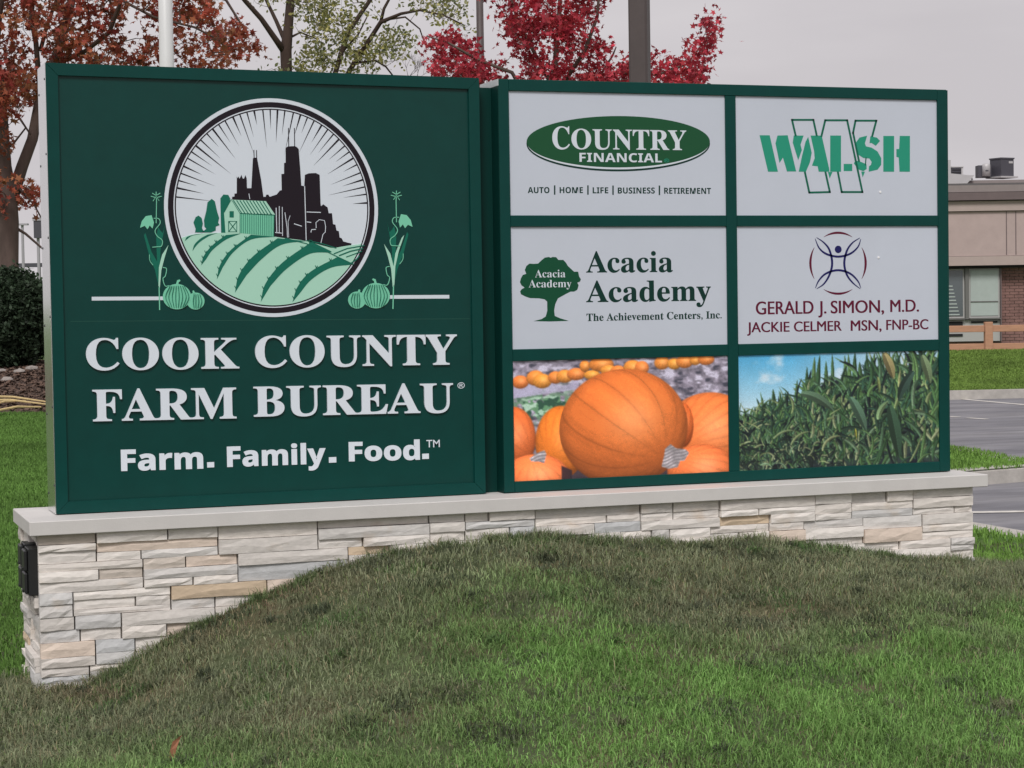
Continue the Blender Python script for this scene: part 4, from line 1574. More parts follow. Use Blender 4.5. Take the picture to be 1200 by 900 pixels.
# ------------------------------------------------------------------ black outlet boxes on the stone end
m_blk = mat('black_plastic', (0.012, 0.013, 0.014, 1), 0.45)
ob = thing('outlet_cover', 'pair of black weatherproof outlet covers on the left end of the stone base', 'outlet box', (SLX, 0.05, 0.5))
ox = SLX - 0.014
yA, yB = SFY + 0.03, SFY + 0.30
zt1, zb1 = P(40, 641, SFY + 0.1).z, P(40, 697, SFY + 0.06).z
for a, b, dz in ((yA, yA + 0.125, 0.0), (yA + 0.145, yB, 0.006)):
    MB().box((ox - 0.022, a, zb1 + dz), (SLX + 0.03, b, zt1 + dz)).obj('back_box', m_blk, ob, True, bevel=0.003)
    zm = (zb1 + zt1) / 2 + dz
    for z0_, z1_ in ((zb1 + dz + 0.006, zm - 0.003), (zm + 0.003, zt1 + dz - 0.006)):
        cv = MB().box((ox - 0.038, a + 0.008, z0_), (ox - 0.0222, b - 0.008, z1_)).obj('lid', m_blk, ob, True, bevel=0.006)
        MB().box((ox - 0.043, (a + b) / 2 - 0.018, z0_ + 0.004), (ox - 0.0382, (a + b) / 2 + 0.018, z0_ + 0.014)).obj('latch', m_blk, cv, True)

# ------------------------------------------------------------------ poles
m_polew = mat('white_pole_paint', (0.66, 0.67, 0.68, 1), 0.4, noise=0.04, nscale=3)
m_poleb = mat('bronze_pole_paint', (0.075, 0.058, 0.058, 1), 0.55, noise=0.15, nscale=5)


def ground_at(px, d):
    q = W(px, 400, d)
    return q.x, q.y, float(G(q.x, q.y))


x_, y_, z_ = ground_at(202.5, 20)
fpole = thing('flagpole', 'white round pole rising behind the Cook County sign cabinet', 'flagpole', (x_, y_, z_))
w18 = 17.5 * 20 / FPX / 2
MB().tube([(0, 0, -0.2), (0, 0, 3), (0, 0, 7.5)], [w18 * 1.12, w18 * 1.03, w18 * 0.7], 24).obj('pole', m_polew, fpole, smooth=True)
MB().tube([(0, 0, 0.0), (0, 0, 0.05), (0, 0, 0.09)], [0.19, 0.19, 0.11], 20).obj('base_collar', m_polew, fpole)
MB().tube([(0, 0, 7.5 + 0.08 * (1 - math.cos(math.pi * i / 8))) for i in range(9)], [0.09 * math.sin(math.pi * i / 8) + 0.002 for i in range(9)], 14).obj('ball_top', m_polew, fpole, smooth=True)

x_, y_, z_ = ground_at(754, 22)
lp1 = thing('light_pole', 'thick square dark brown light pole behind the tenant panels', 'light pole', (x_, y_, z_), 0.95)
hw = 27 * 22 / FPX / 2 / 1.22
MB().box((-hw, -hw, 0), (hw, hw, 7.2)).obj('pole', m_poleb, lp1, bevel=0.022)
MB().tube([(0, 0, -0.2), (0, 0, 0.45)], 0.32, 20).obj('footing', m_conc, lp1)
MB().box((-0.3, -0.2, 7.2), (1.0, 0.2, 7.35)).obj('lamp_head', m_poleb, lp1, bevel=0.03)
x_, y_, z_ = ground_at(568.5, 36)
lp2 = thing('light_pole', 'slim dark pole standing farther back among the crimson maple leaves', 'light pole', (x_, y_, z_), 0.5)
hw = 9 * 36 / FPX / 2
MB().tube([(0, 0, -0.2), (0, 0, 7.5)], [hw * 1.1, hw * 0.9], 12).obj('pole', m_poleb, lp2, smooth=True)
MB().box((-0.25, -0.15, 7.5), (0.7, 0.15, 7.62)).obj('lamp_head', m_poleb, lp2, bevel=0.02)
MB().tube([(0, 0, 0), (0, 0, 0.3)], 0.22, 16).obj('footing', m_conc, lp2)

# ------------------------------------------------------------------ trees
m_bark = mat('maple_bark', rgb(92, 78, 72), 0.95, noise=0.3, nscale=6, bump=0.8, bscale=14, stretch=(1, 1, 0.25))
m_barkd = mat('locust_bark', rgb(70, 56, 50), 0.95, noise=0.3, nscale=6, bump=0.6, bscale=14, stretch=(1, 1, 0.3))
m_leaf = mat('leaves', attr='Col', rough=0.6, transl=0.35, spec=0.3)


def leaf_mesh(name, pos, size, cols, parent, kind='star', nrm_up=0.3):
    """pos Nx3 world; each leaf a lobed or oval flat blade of its own, slightly folded"""
    n = len(pos)
    if kind == 'star':
        ang = np.radians([90, 118, 150, 185, 222, 270, 318, 355, 30, 62])
        rad = np.array([1.0, 0.42, 0.9, 0.36, 0.62, 0.30, 0.62, 0.36, 0.9, 0.42])
    else:
        ang = np.radians([90, 150, 210, 270, 330, 30])
        rad = np.array([1.0, 0.55, 0.5, 0.8, 0.5, 0.55])
    k = len(ang)
    loc = np.stack([rad * np.cos(ang), rad * np.sin(ang), -0.18 * rad ** 2], 1)
    loc = np.vstack([[0, 0, 0.0], loc])
    q = rng.normal(size=(n, 3))
    q[:, 2] += nrm_up * 2
    q /= np.linalg.norm(q, axis=1)[:, None]
    t = rng.normal(size=(n, 3))
    t -= q * (t * q).sum(1)[:, None]
    t /= np.linalg.norm(t, axis=1)[:, None]
    b = np.cross(q, t)
    s = size * rng.uniform(0.65, 1.2, n)
    v = pos[:, None, :] + s[:, None, None] * (loc[None, :, 0:1] * t[:, None] + loc[None, :, 1:2] * b[:, None] + loc[None, :, 2:3] * q[:, None])
    base_i = np.arange(n)[:, None] * (k + 1)
    tri = []
    for i in range(k):
        tri += [0, 1 + i, 1 + (i + 1) % k]
    if kind == 'star':
        tri = []
        for i in range(0, k, 2):
            tri += [0, 1 + (i - 1) % k, 1 + i, 1 + (i + 1) % k]
        lp = np.full(n * 5, 4)
    else:
        lp = np.full(n * k, 3)
    idx = (base_i + np.array(tri)[None]).ravel()
    c = np.repeat(cols[:, None, :], k + 1, 1).reshape(-1, 3)
    mt = np.array(chain_matrix(parent).inverted().translation)
    o = mesh_np(name, v.reshape(-1, 3) + mt, lp, idx, m_leaf, parent=parent, color=c)
    return tag(o, kind='stuff')


def in_poly(poly, n, gaps=(), r=None):
    r = r or rng
    xs = [p[0] for p in poly]
    ys = [p[1] for p in poly]
    out = []
    while len(out) < n:
        x, y = r.uniform(min(xs), max(xs)), r.uniform(min(ys), max(ys))
        if inside(poly, x, y) and not any(((x - a) / c) ** 2 + ((y - b) / e) ** 2 < 1 for a, b, c, e in gaps):
            out.append((x, y))
    return out


def grow(t, clusters, limbs, mbk, leaves_per, spread, rtwig=0.012):
    """twigs from the nearest limb point to each leaf cluster; returns leaf positions"""
    L = []
    for l_ in limbs:
        for a, b in zip(l_[:-1], l_[1:]):
            for s in (0.0, 0.33, 0.66):
                L.append(a.lerp(b, s))
    LA = np.array([tuple(p) for p in L])
    mb = MB()
    out = []
    own = np.empty(0, int)
    cid = []
    CA = np.array([tuple(c) for c in clusters])
    d0 = np.array([np.linalg.norm(LA - c, axis=1).min() for c in CA])
    for ci in np.argsort(d0):
        c = CA[ci]
        dd = np.linalg.norm(LA - c, axis=1)
        # prefer points below the cluster, on limbs or on twigs already grown
        dd = dd + np.clip(LA[:, 2] - c[2] + 0.1, 0, None) * 0.8
        p = Vector(LA[int(dd.argmin())])
        c_ = Vector(c)
        L_ = (c_ - p).length
        ml = (p + c_) / 2 + Vector(rng.normal(size=3)) * L_ * 0.12 - Vector((0, 0, L_ * 0.06))
        r0 = rtwig * min(1.6, 0.45 + L_)
        mb.tube([p, ml, c_], [r0, r0 * 0.7, r0 * 0.35], 4, cap=False)
        LA = np.vstack([LA, [tuple(ml), tuple(c_)]])
        k = max(3, int(rng.normal(leaves_per, leaves_per * 0.3)))
        q = rng.normal(size=(k, 3)) * spread * rng.uniform(0.6, 1.25) + c
        out.append(q)
        cid += [int(ci)] * k
    tag(mb.obj('twigs', mbk, t, True), kind='stuff')
    return np.vstack(out), np.array(cid)


def leaf_cols(cid, palette, jit=0.3):
    nC = cid.max() + 1
    pal = np.array([lin(*c) for c in palette])
    pk = pal[rng.integers(0, len(pal), nC)] * rng.uniform(0.75, 1.25, nC)[:, None]
    alt = pal[rng.integers(0, len(pal), len(cid))]
    c = pk[cid] * 0.65 + alt * 0.35
    return c * rng.uniform(1 - jit, 1 + jit, len(cid))[:, None]


def limbs_of(spec, d):
    """spec: list of (pixel polyline with optional depth offsets, radii in px)"""
    out = []
    for pts, rad in spec:
        out.append(([W(p[0], p[1], d + (p[2] if len(p) > 2 else 0)) for p in pts], [r * d / FPX for r in rad]))
    return out


# --- rusty maple on the left
D1 = 34.0
x_, y_, z_ = ground_at(6, D1)
mt = thing('maple_tree', 'large maple with rusty red leaves and a forked grey trunk at the left edge', 'tree', (x_, y_, z_))
bq = Vector((x_, y_, z_ - 0.1))
lb = [([bq] + [W(a, b, D1) for a, b in ((7, 380), (9, 320), (10, 260), (8, 225), (4, 195), (2, 150), (-2, 100))], [r * D1 / FPX for r in (20, 15, 12.5, 12, 11.5, 9.5, 8, 7.5)])]
lb += limbs_of([([(12, 238), (26, 195, .1), (38, 163, .2), (46, 120, .4), (52, 95, .5), (66, 68, .6), (74, 40, .6), (84, 0, .8), (92, -60, 1.2), (95, -140, 1.5)], (8, 7, 6.5, 6, 5.8, 6.5, 5.5, 5, 4.5, 3)),
                ([(-2, 100), (-8, 60), (-4, 20), (4, -40), (10, -130), (14, -220)], (7.5, 7, 6.5, 6, 4.5, 3)),
                ([(46, 100, .4), (42, 50, .3), (36, 20, .2), (44, -40, 0), (40, -120, 0)], (3.5, 3.2, 3, 2.6, 2)),
                ([(47, 60, .4), (55, 30, .4), (66, 0, .5), (62, -60, .5)], (2.6, 2.4, 2, 1.5)),
                ([(66, 75, .6), (100, 60, 0), (128, 38, -.4), (142, 0, -.8), (150, -50, -1), (150, -120, -1.2)], (3.2, 2.8, 2.8, 2.3, 2, 1.4)),
                ([(128, 38, -.4), (132, 20, -.2), (126, -20, 0), (120, -80, 0.2)], (2, 1.8, 1.4, 1)),
                ([(84, 0, .8), (140, -30, .5), (210, -20, 0), (265, 0, -.2), (290, 40, -.3)], (3.5, 3, 2.4, 1.8, 1.1)),
                ([(142, 0, -.8), (180, 20, -.6), (228, 32, -.5), (262, 50, -.5)], (1.8, 1.6, 1.4, 0.9)),
                ([(4, -40), (-30, -60), (-80, -90), (-130, -130)], (4, 3.4, 2.6, 1.6)),
                ([(92, -60, 1.2), (140, -110, 1.6), (190, -170, 1.8)], (3.2, 2.4, 1.4)),
                ([(-3, 130), (-30, 100), (-70, 70), (-110, 20)], (4, 3.5, 2.8, 2)),
                ([(10, 262), (30, 274, .1), (46, 288, .2), (60, 300, .3)], (2.3, 1.6, 1.3, 0.8)),
                ([(6, 210), (24, 222), (40, 240), (52, 262)], (2.0, 1.5, 1.1, .8)),
                ([(8, 125), (24, 140, -.1), (36, 158, -.2)], (1.8, 1.4, 1)), ([(0, 180), (16, 168), (30, 150)], (1.6, 1.3, 1))], D1)
tr = MB()
for pts, rad in lb[:2]:
    tr.tube(pts, rad, 12)
tr.obj('trunk', m_bark, mt, True, smooth=True)
br = MB()
for pts, rad in lb[2:]:
    br.tube(pts, rad, 7)
br.obj('limbs', m_bark, mt, True, smooth=True)
cl = []
gaps1 = [(155, 33, 20, 15), (285, 8, 34, 20), (118, 50, 8, 10), (243, 52, 9, 6), (25, 48, 9, 12), (60, 40, 7, 9), (95, 20, 9, 6), (205, 80, 12, 5)]
for (x, y) in in_poly([(-40, -30), (150, -30), (235, -20), (262, -10), (250, 12), (278, 22), (300, 45), (306, 55), (288, 66), (262, 80), (200, 78), (150, 78), (60, 82), (38, 100), (-40, 100)], 250, gaps1):
    cl.append(tuple(W(x, y, D1 + rng.uniform(-1.6, 1.6))))
for (x, y) in in_poly([(-30, 95), (46, 88), (44, 128), (24, 118), (10, 140), (-30, 150)], 34):
    cl.append(tuple(W(x, y, D1 + rng.uniform(-1.2, 1.2))))
for (x, y) in in_poly([(18, 215), (50, 212), (52, 240), (30, 248), (18, 240)], 9):
    cl.append(tuple(W(x, y, D1 + rng.uniform(-0.5, 0.5))))
for (x, y) in in_poly([(-10, 170), (6, 165), (10, 250), (-10, 255)], 6):
    cl.append(tuple(W(x, y, D1 - 0.5 + rng.uniform(-0.3, 0.3))))
for (x, y) in in_poly([(-180, 60), (-160, -120), (-60, -280), (60, -330), (190, -250), (260, -120), (275, -30), (-40, -30), (-40, 60)], 420):
    cl.append(tuple(W(x, y, D1 + rng.uniform(-2.6, 2.6))))
lp, cid = grow(mt, cl, [p for p, _ in lb[1:]], m_bark, 22, 0.11)
leaf_mesh('foliage', lp, 0.080, leaf_cols(cid, [(184, 94, 76), (156, 78, 66), (194, 112, 84), (142, 90, 68), (170, 122, 84), (160, 68, 66)], 0.35), mt)

# --- olive green locust behind the centre
D2 = 40.0
x_, y_, z_ = ground_at(336, D2)
lt = thing('locust_tree', 'tree with fine olive green leaves and dark forked trunk behind the round emblem', 'tree', (x_, y_, z_))
lb = [([Vector((x_, y_, z_ - 0.1)), W(336, 200, D2), W(336, 90, D2), W(335, 60, D2), (W(338, 30, D2)), W(342, -20, D2), W(346, -120, D2)], [r * D2 / FPX for r in (13, 9, 6.5, 6.8, 5.5, 4.5, 2.5)])]
lb += limbs_of([([(334, 62), (322, 45, -.2), (306, 22, -.4), (288, 2, -.6), (270, -20, -.8), (240, -60, -1)], (4.4, 3.6, 3.1, 2.8, 2.4, 1.5)),
                ([(334, 48), (324, 25, .3), (312, 0, .5), (300, -50, .7)], (2.8, 2.4, 2.0, 1.4)),
                ([(338, 45), (352, 38, .2), (372, 46, .2)], (1.6, 1.2, .8)),
                ([(342, -20), (380, -60, .5), (400, -120, .7)], (3, 2.4, 1.4))], D2)
x2_, y2_, z2_ = ground_at(392, D2)
lb += [([Vector((x2_, y2_, z2_ - 0.1)), W(388, 200, D2), W(391, 92, D2), W(400, 62, D2), W(408, 38, D2), W(424, 14, D2), W(438, -6, D2), W(450, -60, D2)], [r * D2 / FPX for r in (8, 5, 3.2, 3.1, 3, 2.7, 2.4, 1.5)])]
lb += limbs_of([([(402, 96), (416, 72), (432, 48), (446, 26), (470, 16, -.3), (492, 12, -.4), (520, 18, -.5), (545, 30, -.5)], (3.2, 3.1, 2.9, 2.7, 1.8, 1.4, 1.1, .7)),
                ([(446, 26), (450, 10), (462, -12), (470, -70)], (2.1, 1.8, 1.5, 1)),
                ([(416, 74), (440, 71, .2), (452, 78, .2), (463, 92, .2)], (1.5, 1.3, 1.1, .9)),
                ([(446, 24), (475, 20, .3), (492, 34, .4), (498, 52, .4)], (1.4, 1.1, .9, .6)),
                ([(402, 60), (420, 40, .3), (430, 20, .4)], (1.4, 1.1, .8))], D2)
tr = MB()
tr.tube(*lb[0], 12)
tr.tube(*lb[5], 10)
tr.obj('trunk', m_barkd, lt, True, smooth=True)
br = MB()
for i, (pts, rad) in enumerate(lb):
    if i not in (0, 5):
        br.tube(pts, rad, 7)
br.obj('limbs', m_barkd, lt, True, smooth=True)
cl = []
for poly, n, gp in (([(335, -20), (385, -20), (395, 20), (385, 70), (345, 45), (338, 10)], 85, [(352, 52, 10, 8)]), ([(385, -20), (470, -20), (440, 10), (405, 30), (390, 10)], 22, []),
                    ([(320, 85), (345, 75), (375, 50), (395, 60), (400, 84), (360, 90), (330, 92)], 34, []),
                    ([(400, 50), (420, 30), (430, 60), (460, 30), (492, 40), (470, 70), (440, 76), (405, 92), (396, 70)], 80, []),
                    ([(385, 20), (405, 15), (425, 30), (405, 55), (388, 50)], 26, []),
                    ([(478, -12), (548, -12), (558, 20), (545, 40), (525, 30), (505, 14), (482, 8)], 50, []),
                    ([(280, -20), (335, -20), (335, 10), (318, 4), (290, 2)], 16, []), ([(300, 84), (335, 70), (335, 92), (310, 95)], 6, []),
                    ([(240, -20), (230, -120), (300, -240), (420, -250), (520, -140), (550, -20)], 260, [])):
    for (x, y) in in_poly(poly, n, gp):
        cl.append(tuple(W(x, y, D2 + rng.uniform(-1.3, 1.3))))
lp, cid = grow(lt, cl, [p for p, _ in lb], m_barkd, 13, 0.12, 0.008)
leaf_mesh('foliage', lp, 0.052, leaf_cols(cid, [(150, 150, 96), (168, 164, 98), (124, 132, 90), (178, 170, 112), (116, 124, 98)], 0.3), lt, 'oval')

# --- bare brush to the right of the locust
D2b = 46.0
x_, y_, z_ = ground_at(478, D2b)
bt = thing('bare_sapling', 'leafless grey sapling with fine twigs between the locust and the crimson maple', 'sapling', (x_, y_, z_))
brng = random.Random(9)
mb = MB()


def twig(p, d_, L, r, lev):
    q = p + d_ * L
    mdl = (p + q) / 2 + Vector([brng.uniform(-1, 1) for _ in range(3)]) * L * 0.08
    mb.tube([p, mdl, q], [r, r * 0.85, r * 0.65], 4, cap=False)
    if lev:
        for _ in range(3):
            nd = (d_ + Vector([brng.uniform(-.7, .7), brng.uniform(-.7, .7), brng.uniform(-.3, .6)])).normalized()
            twig(q, nd, L * brng.uniform(0.5, 0.75), r * 0.6, lev - 1)


_b = Vector((x_, y_, z_))
_t = W(478, 110, D2b)
MB().tube([_b, _t], [0.05, 0.03], 7).obj('trunk', m_barkd, bt, True)
twig(_t, Vector((0.1, 0, 1)).normalized(), 0.35, 0.012, 5)
twig(_t, Vector((0.5, 0, .8)).normalized(), 0.35, 0.010, 5)
tag(mb.obj('twigs', m_barkd, bt, True), kind='stuff')

# --- crimson maple
D3 = 28.0
x_, y_, z_ = ground_at(655, D3)
ct = thing('maple_tree', 'crimson red maple with dense star shaped leaves behind the middle of the sign', 'tree', (x_, y_, z_))
_bb = Vector((x_, y_, z_ - 0.1))
lb = [([_bb, W(654, 260, D3), W(655, 180, D3), W(652, 110, D3)], [r * D3 / FPX for r in (9, 7, 6, 4.5)])]
lb += limbs_of([([(653, 150), (650, 80), (655, 20), (660, -60), (655, -150)], (4.5, 3.2, 2.6, 2, 1)),
                ([(654, 170), (620, 120, -.3), (600, 85, -.5), (560, 70, -.6), (525, 50, -.7), (500, 42, -.7)], (3.6, 2.6, 2.2, 1.7, 1.3, .8)),
                ([(654, 160), (690, 110, .3), (720, 85, .5), (770, 88, .6), (805, 75, .6), (828, 45, .6), (842, 25, .6)], (3.6, 2.6, 2.2, 1.8, 1.5, 1, .6)),
                ([(652, 110), (625, 60, .3), (605, 20, .4), (590, -40, .5)], (2.8, 2.2, 1.8, 1.2)),
                ([(652, 110), (685, 60, -.3), (700, 20, -.4), (705, -50, -.5)], (2.8, 2.2, 1.8, 1.2)),
                ([(690, 110, .3), (718, 65, .1), (722, 55, 0)], (1.6, 1.2, .7))], D3)
tr = MB()
tr.tube(*lb[0], 12)
tr.obj('trunk', m_bark, ct, True, smooth=True)
br = MB()
for pts, rad in lb[1:]:
    br.tube(pts, rad, 6)
br.obj('limbs', m_bark, ct, True, smooth=True)
cl = []
for poly, n, gp in (([(572, -20), (708, -20), (700, 10), (692, 40), (700, 60), (716, 100), (625, 104), (612, 80), (606, 50), (588, 20)], 210, [(628, 15, 7, 4), (645, 60, 5, 5), (690, 72, 7, 6), (675, 92, 6, 4)]),
                    ([(680, 66), (706, 44), (718, 70), (745, 62), (742, 100), (690, 104)], 34, [(725, 88, 5, 4)]),
                    ([(735, 104), (742, 72), (772, 66), (800, 60), (812, 50), (822, 62), (826, 85), (818, 104)], 62, [(788, 76, 5, 3)]), ([(812, 52), (834, 20), (846, 22), (836, 45), (830, 74), (820, 66)], 15, []),
                    ([(494, 50), (508, 38), (514, 50), (500, 62)], 4, []), ([(512, 52), (530, 40), (548, 48), (562, 68), (585, 72), (590, 100), (545, 102), (520, 78)], 62, []),
                    ([(494, 66), (512, 62), (522, 78), (515, 90), (500, 80)], 5, []),
                    ([(600, 104), (560, 110), (540, 150), (620, 200), (720, 200), (800, 160), (810, 110), (700, 104)], 150, []),
                    ([(540, -30), (520, -150), (590, -250), (690, -260), (760, -160), (760, -30)], 240, [])):
    for (x, y) in in_poly(poly, n, gp):
        cl.append(tuple(W(x, y, D3 + rng.uniform(-1.0, 1.0))))
lp, cid = grow(ct, cl, [p for p, _ in lb], m_bark, 19, 0.08, 0.006)
leaf_mesh('foliage', lp, 0.058, leaf_cols(cid, [(192, 60, 78), (164, 48, 64), (208, 80, 94), (140, 42, 56), (182, 70, 74)], 0.35), ct)

# --- dark juniper shrub on the left
D4 = 31.0
x_, y_, z_ = ground_at(12, D4)
jn = thing('juniper_shrub', 'dark green rounded juniper shrub in front of the trunk at the left edge', 'shrub', (x_, y_, z_))
n = 42000
q = rng.normal(size=(n, 3))
q /= np.linalg.norm(q, axis=1)[:, None]
lump = 0.74 + 0.46 * fbm(q[:, 0] * 3 + 5, q[:, 2] * 3 + q[:, 1] * 2, 1.6, 6, 4)
lump = lump + (rng.uniform(0, 1, n) > 0.93) * 0.07
rr = (rng.uniform(0, 1, n) ** 0.25) * lump
hgt_j = 118 * D4 / FPX
pts = np.stack([q[:, 0] * rr * 0.98 + x_ - 0.15, q[:, 1] * rr * 0.9 + y_, z_ + hgt_j * 0.47 + q[:, 2] * rr * hgt_j * 0.54], 1)
pts = pts[pts[:, 2] > z_ - 0.02]
c = lin(54, 70, 52)[None] * (rng.uniform(0.4, 1.5, len(pts)) * (0.6 + 0.8 * fbm(pts[:, 0] * 2, pts[:, 2] * 2, 1.5, 3, 3)))[:, None]
leaf_mesh('foliage', pts, 0.042, c, jn, 'oval')
mb = MB()
for k in range(9):
    a = k * 0.7
    mb.tube([(x_ - .15, y_, z_), (x_ - .15 + math.cos(a) * 0.3, y_ + math.sin(a) * 0.3, z_ + 0.5), (x_ - .15 + math.cos(a) * 0.55, y_ + math.sin(a) * 0.5, z_ + 1.0)], [0.03, 0.02, 0.008], 5)
mb.obj('stems', m_barkd, jn, True)

# ------------------------------------------------------------------ mulch bed with rocks and cut reeds
m_mulch = mat('mulch', rgb(84, 68, 60), 0.95, noise=0.4, nscale=12, bump=1.0, bscale=30)
bedA = hit(26, 486, G, 8, 60)
dA = ld(bedA.x, bedA.y)[1]


def LD(l, d):
    return CX + FH[0] * d + FH[1] * l, CY + FH[1] * d - FH[0] * l


vs, fs = [], []
nl, nd = 40, 24
for j in range(nd + 1):
    for i in range(nl + 1):
        d_ = dA + 0.12 * math.sin(i * 0.9) * (1 - j / nd) + j / nd * 8.5
        l_ = -13 + i / nl * 10.5
        x, y = LD(l_, d_)
        e = 0.05 if 0 < j < nd else -0.05
        vs.append((x, y, float(G(x, y)) + e))
for j in range(nd):
    for i in range(nl):
        a = j * (nl + 1) + i
        fs.append((a, a + 1, a + nl + 2, a + nl + 1))
bed = raw('mulch_bed', vs, fs, m_mulch)
tag(bed, kind='structure')
m_chip = mat('bark_chips', attr='Col', rough=0.95)
n = 16000
l_ = rng.uniform(-9.5, -4.5, n)
d_ = rng.uniform(dA + 0.05, dA + 7.5, n)
x, y = LD(l_, d_)
z = G(x, y) + 0.055
s = rng.uniform(0.012, 0.04, n)
v = np.empty((n, 4, 3))
th = rng.uniform(0, 6.28, n)
for k, (a, b) in enumerate(((-1, -0.4), (1, -0.4), (1, 0.4), (-1, 0.4))):
    v[:, k, 0] = x + s * (a * np.cos(th) - b * np.sin(th))
    v[:, k, 1] = y + s * (a * np.sin(th) + b * np.cos(th))
    v[:, k, 2] = z + rng.uniform(-0.01, 0.03, n)
c = lin(88, 70, 60)[None] * rng.uniform(0.4, 1.7, n)[:, None]
tag(mesh_np('bark_chips', v.reshape(-1, 3), np.full(n, 4), np.arange(n * 4), m_chip, color=np.repeat(c, 4, 0)), kind='stuff')
m_rock = mat('pale_rock', (0.30, 0.27, 0.25, 1), 0.9, noise=0.2, nscale=10, bump=0.5)


def rock(px, py, r, label):
    q = hit(px, py, lambda a, b: G(a, b) + 0.05, 8, 60)
    bm = bmesh.new()
    bmesh.ops.create_icosphere(bm, subdivisions=2, radius=r)
    for v_ in bm.verts:
        v_.co *= random.uniform(0.75, 1.15)
        v_.co.z *= 0.6
    me = bpy.data.meshes.new('rock')
    bm.to_mesh(me)
    bm.free()
    o = link('rock', me, m_rock)
    o.location = q + Vector((0, 0, r * 0.2))
    tag(o, label, 'rock')


rock(8, 447, 0.10, 'larger pale rock near the left edge of the mulch bed')
rock(23, 437, 0.09, 'pale rock at the far edge of the mulch bed, below the juniper')
rock(38, 434, 0.10, 'pale flat rock beside the sign edge at the far side of the mulch bed')
rock(3, 436, 0.07, 'pale stone at the far left corner of the mulch bed')
m_reed = mat('dry_reed', rgb(200, 178, 128), 0.8, noise=0.15)
for i, (a, b, label) in enumerate((((-30, 464), (62, 472), 'upper long straw coloured cut reed lying on the mulch'),
                                   ((-30, 469), (56, 474), 'second straw coloured reed just below the longest one'),
                                   ((-20, 477), (30, 470), 'short pale reed slanting up to the right on the mulch'),
                                   ((-8, 482), (48, 477), 'lowest pale reed lying near the lawn edge'))):
    pa = hit(*a, lambda p, q: G(p, q) + 0.09, 8, 60)
    pb = hit(*b, lambda p, q: G(p, q) + 0.09, 8, 60)
    md = (pa + pb) / 2 + Vector((0, 0, 0.03))
    o = MB().tube([pa, md, pb], [0.016, 0.015, 0.009], 6).obj('cut_reed', m_reed)
    tag(o, label, 'reed', 'cut reeds on the mulch')

# brown leaf standing in the foreground grass
q = hit(203, 893, G, 4, 30)
lf = MB()
m_dry = mat('dry_leaf', rgb(176, 120, 92), 0.7, noise=0.2, nscale=60)
vs = [(-0.016, 0, -0.02), (0.0, 0.004, -0.02), (-0.008, -0.004, 0.02), (0.010, 0.0, 0.025), (-0.002, -0.006, 0.045), (0.020, 0.004, 0.05), (0.026, 0.002, 0.062)]
lf.add(vs, [(0, 1, 3, 2), (2, 3, 5, 4), (4, 5, 6)])
o = lf.obj('dry_leaf', m_dry)
o.scale = (1.35, 1.35, 1.2)
o.location = q + Vector((0, 0, 0.02))
tag(o, 'small curled tan leaf standing in the grass at the bottom left', 'leaf')

# ------------------------------------------------------------------ building on the right
DB = 45.0
PXM = DB / FPX
m_stucco = mat('stucco', (0.46, 0.365, 0.35, 1), 0.95, noise=0.08, nscale=3, bump=0.2, bscale=40)
m_trim = mat('tan_trim', (0.44, 0.36, 0.335, 1), 0.9, noise=0.06, nscale=4)
m_fasc = mat('brown_fascia', (0.155, 0.12, 0.122, 1), 0.8, noise=0.1, nscale=5)
m_fascl = mat('grey_fascia', (0.26, 0.225, 0.22, 1), 0.8, noise=0.08, nscale=5)
m_brick = mat('brick_red', (0.25, 0.14, 0.125, 1), 0.9, objcol=False, noise=0.35, nscale=3.5, bump=0.3)
m_mort = mat('brick_mortar', (0.27, 0.235, 0.22, 1), 0.95, noise=0.15)
m_wfr = mat('window_frame', (0.42, 0.42, 0.41, 1), 0.5)
m_wfd = mat('window_mullion', (0.15, 0.15, 0.145, 1), 0.5)
m_glass = mat('window_glass', (0.10, 0.12, 0.13, 1), 0.06, spec=0.9)
m_shade = mat('roller_shade', (0.40, 0.46, 0.44, 1), 0.6, noise=0.06, nscale=8)
m_dark = mat('slot_shadow_dark', (0.012, 0.012, 0.014, 1), 0.8)  # near black for slots, louvres and the painted shadow line
m_roof = mat('roofing', (0.12, 0.115, 0.115, 1), 0.9, noise=0.1)
o0 = W(1110, 412, DB)
bz = 0.45
bld = thing('brick_building', 'low flat roofed building with stucco band, brick wall and windows, right of the sign', 'building', (o0.x, o0.y, bz), -YAW)
zr0 = W(1155, 450, DB).z


def bx(px):
    return (px - 1110) * PXM


_zc = W(1155, 400, DB).z


def bzz(py):
    return _zc + (400 - py) * PXM - bz


def bb(name, x0, y0, x1, y1, dep0, dep1, m, parent=None, bevel=0):
    """pixel rectangle on the facade, dep0 (front) to dep1 (back) in metres"""
    return MB().box((bx(x0), dep0, bzz(y1)), (bx(x1), dep1, bzz(y0))).obj(name, m, parent or bld, bevel=bevel)


XL, XR = 780, 1420
bb('wall', XL, 312.5, XR, 440, 0.45, 8.0, m_mort)
bb('stucco_band', XL, 248, XR, 300, 0.06, 8.1, m_stucco)
bb('lower_trim', XL, 300.3, XR, 311, 0.04, 8.1, m_trim)
bb('shadow_line', XL, 311.2, XR, 313, 0.10, 8.1, m_dark)  # dark strip stands in for the shade under the lower trim
bb('upper_trim', XL, 236, XR, 247.4, 0.0, 8.1, m_trim)
bb('fascia_board', XL, 226, XR, 235, -0.10, 8.1, m_fasc)
bb('fascia_board', XL, 217.5, XR, 225.4, -0.04, 8.1, m_fascl)
bb('roof_slab', 1138, 207.5, XR, 216.8, 1.4, 8.1, m_fascl)
bb('roof', XL, 215, XR, 217.3, 0.05, 8.1, m_roof)
for px in (1181, 1192, 1060, 1300):
    bb('joint', px - 0.5, 248.5, px + 0.5, 299, 0.052, 0.0595, m_fasc)
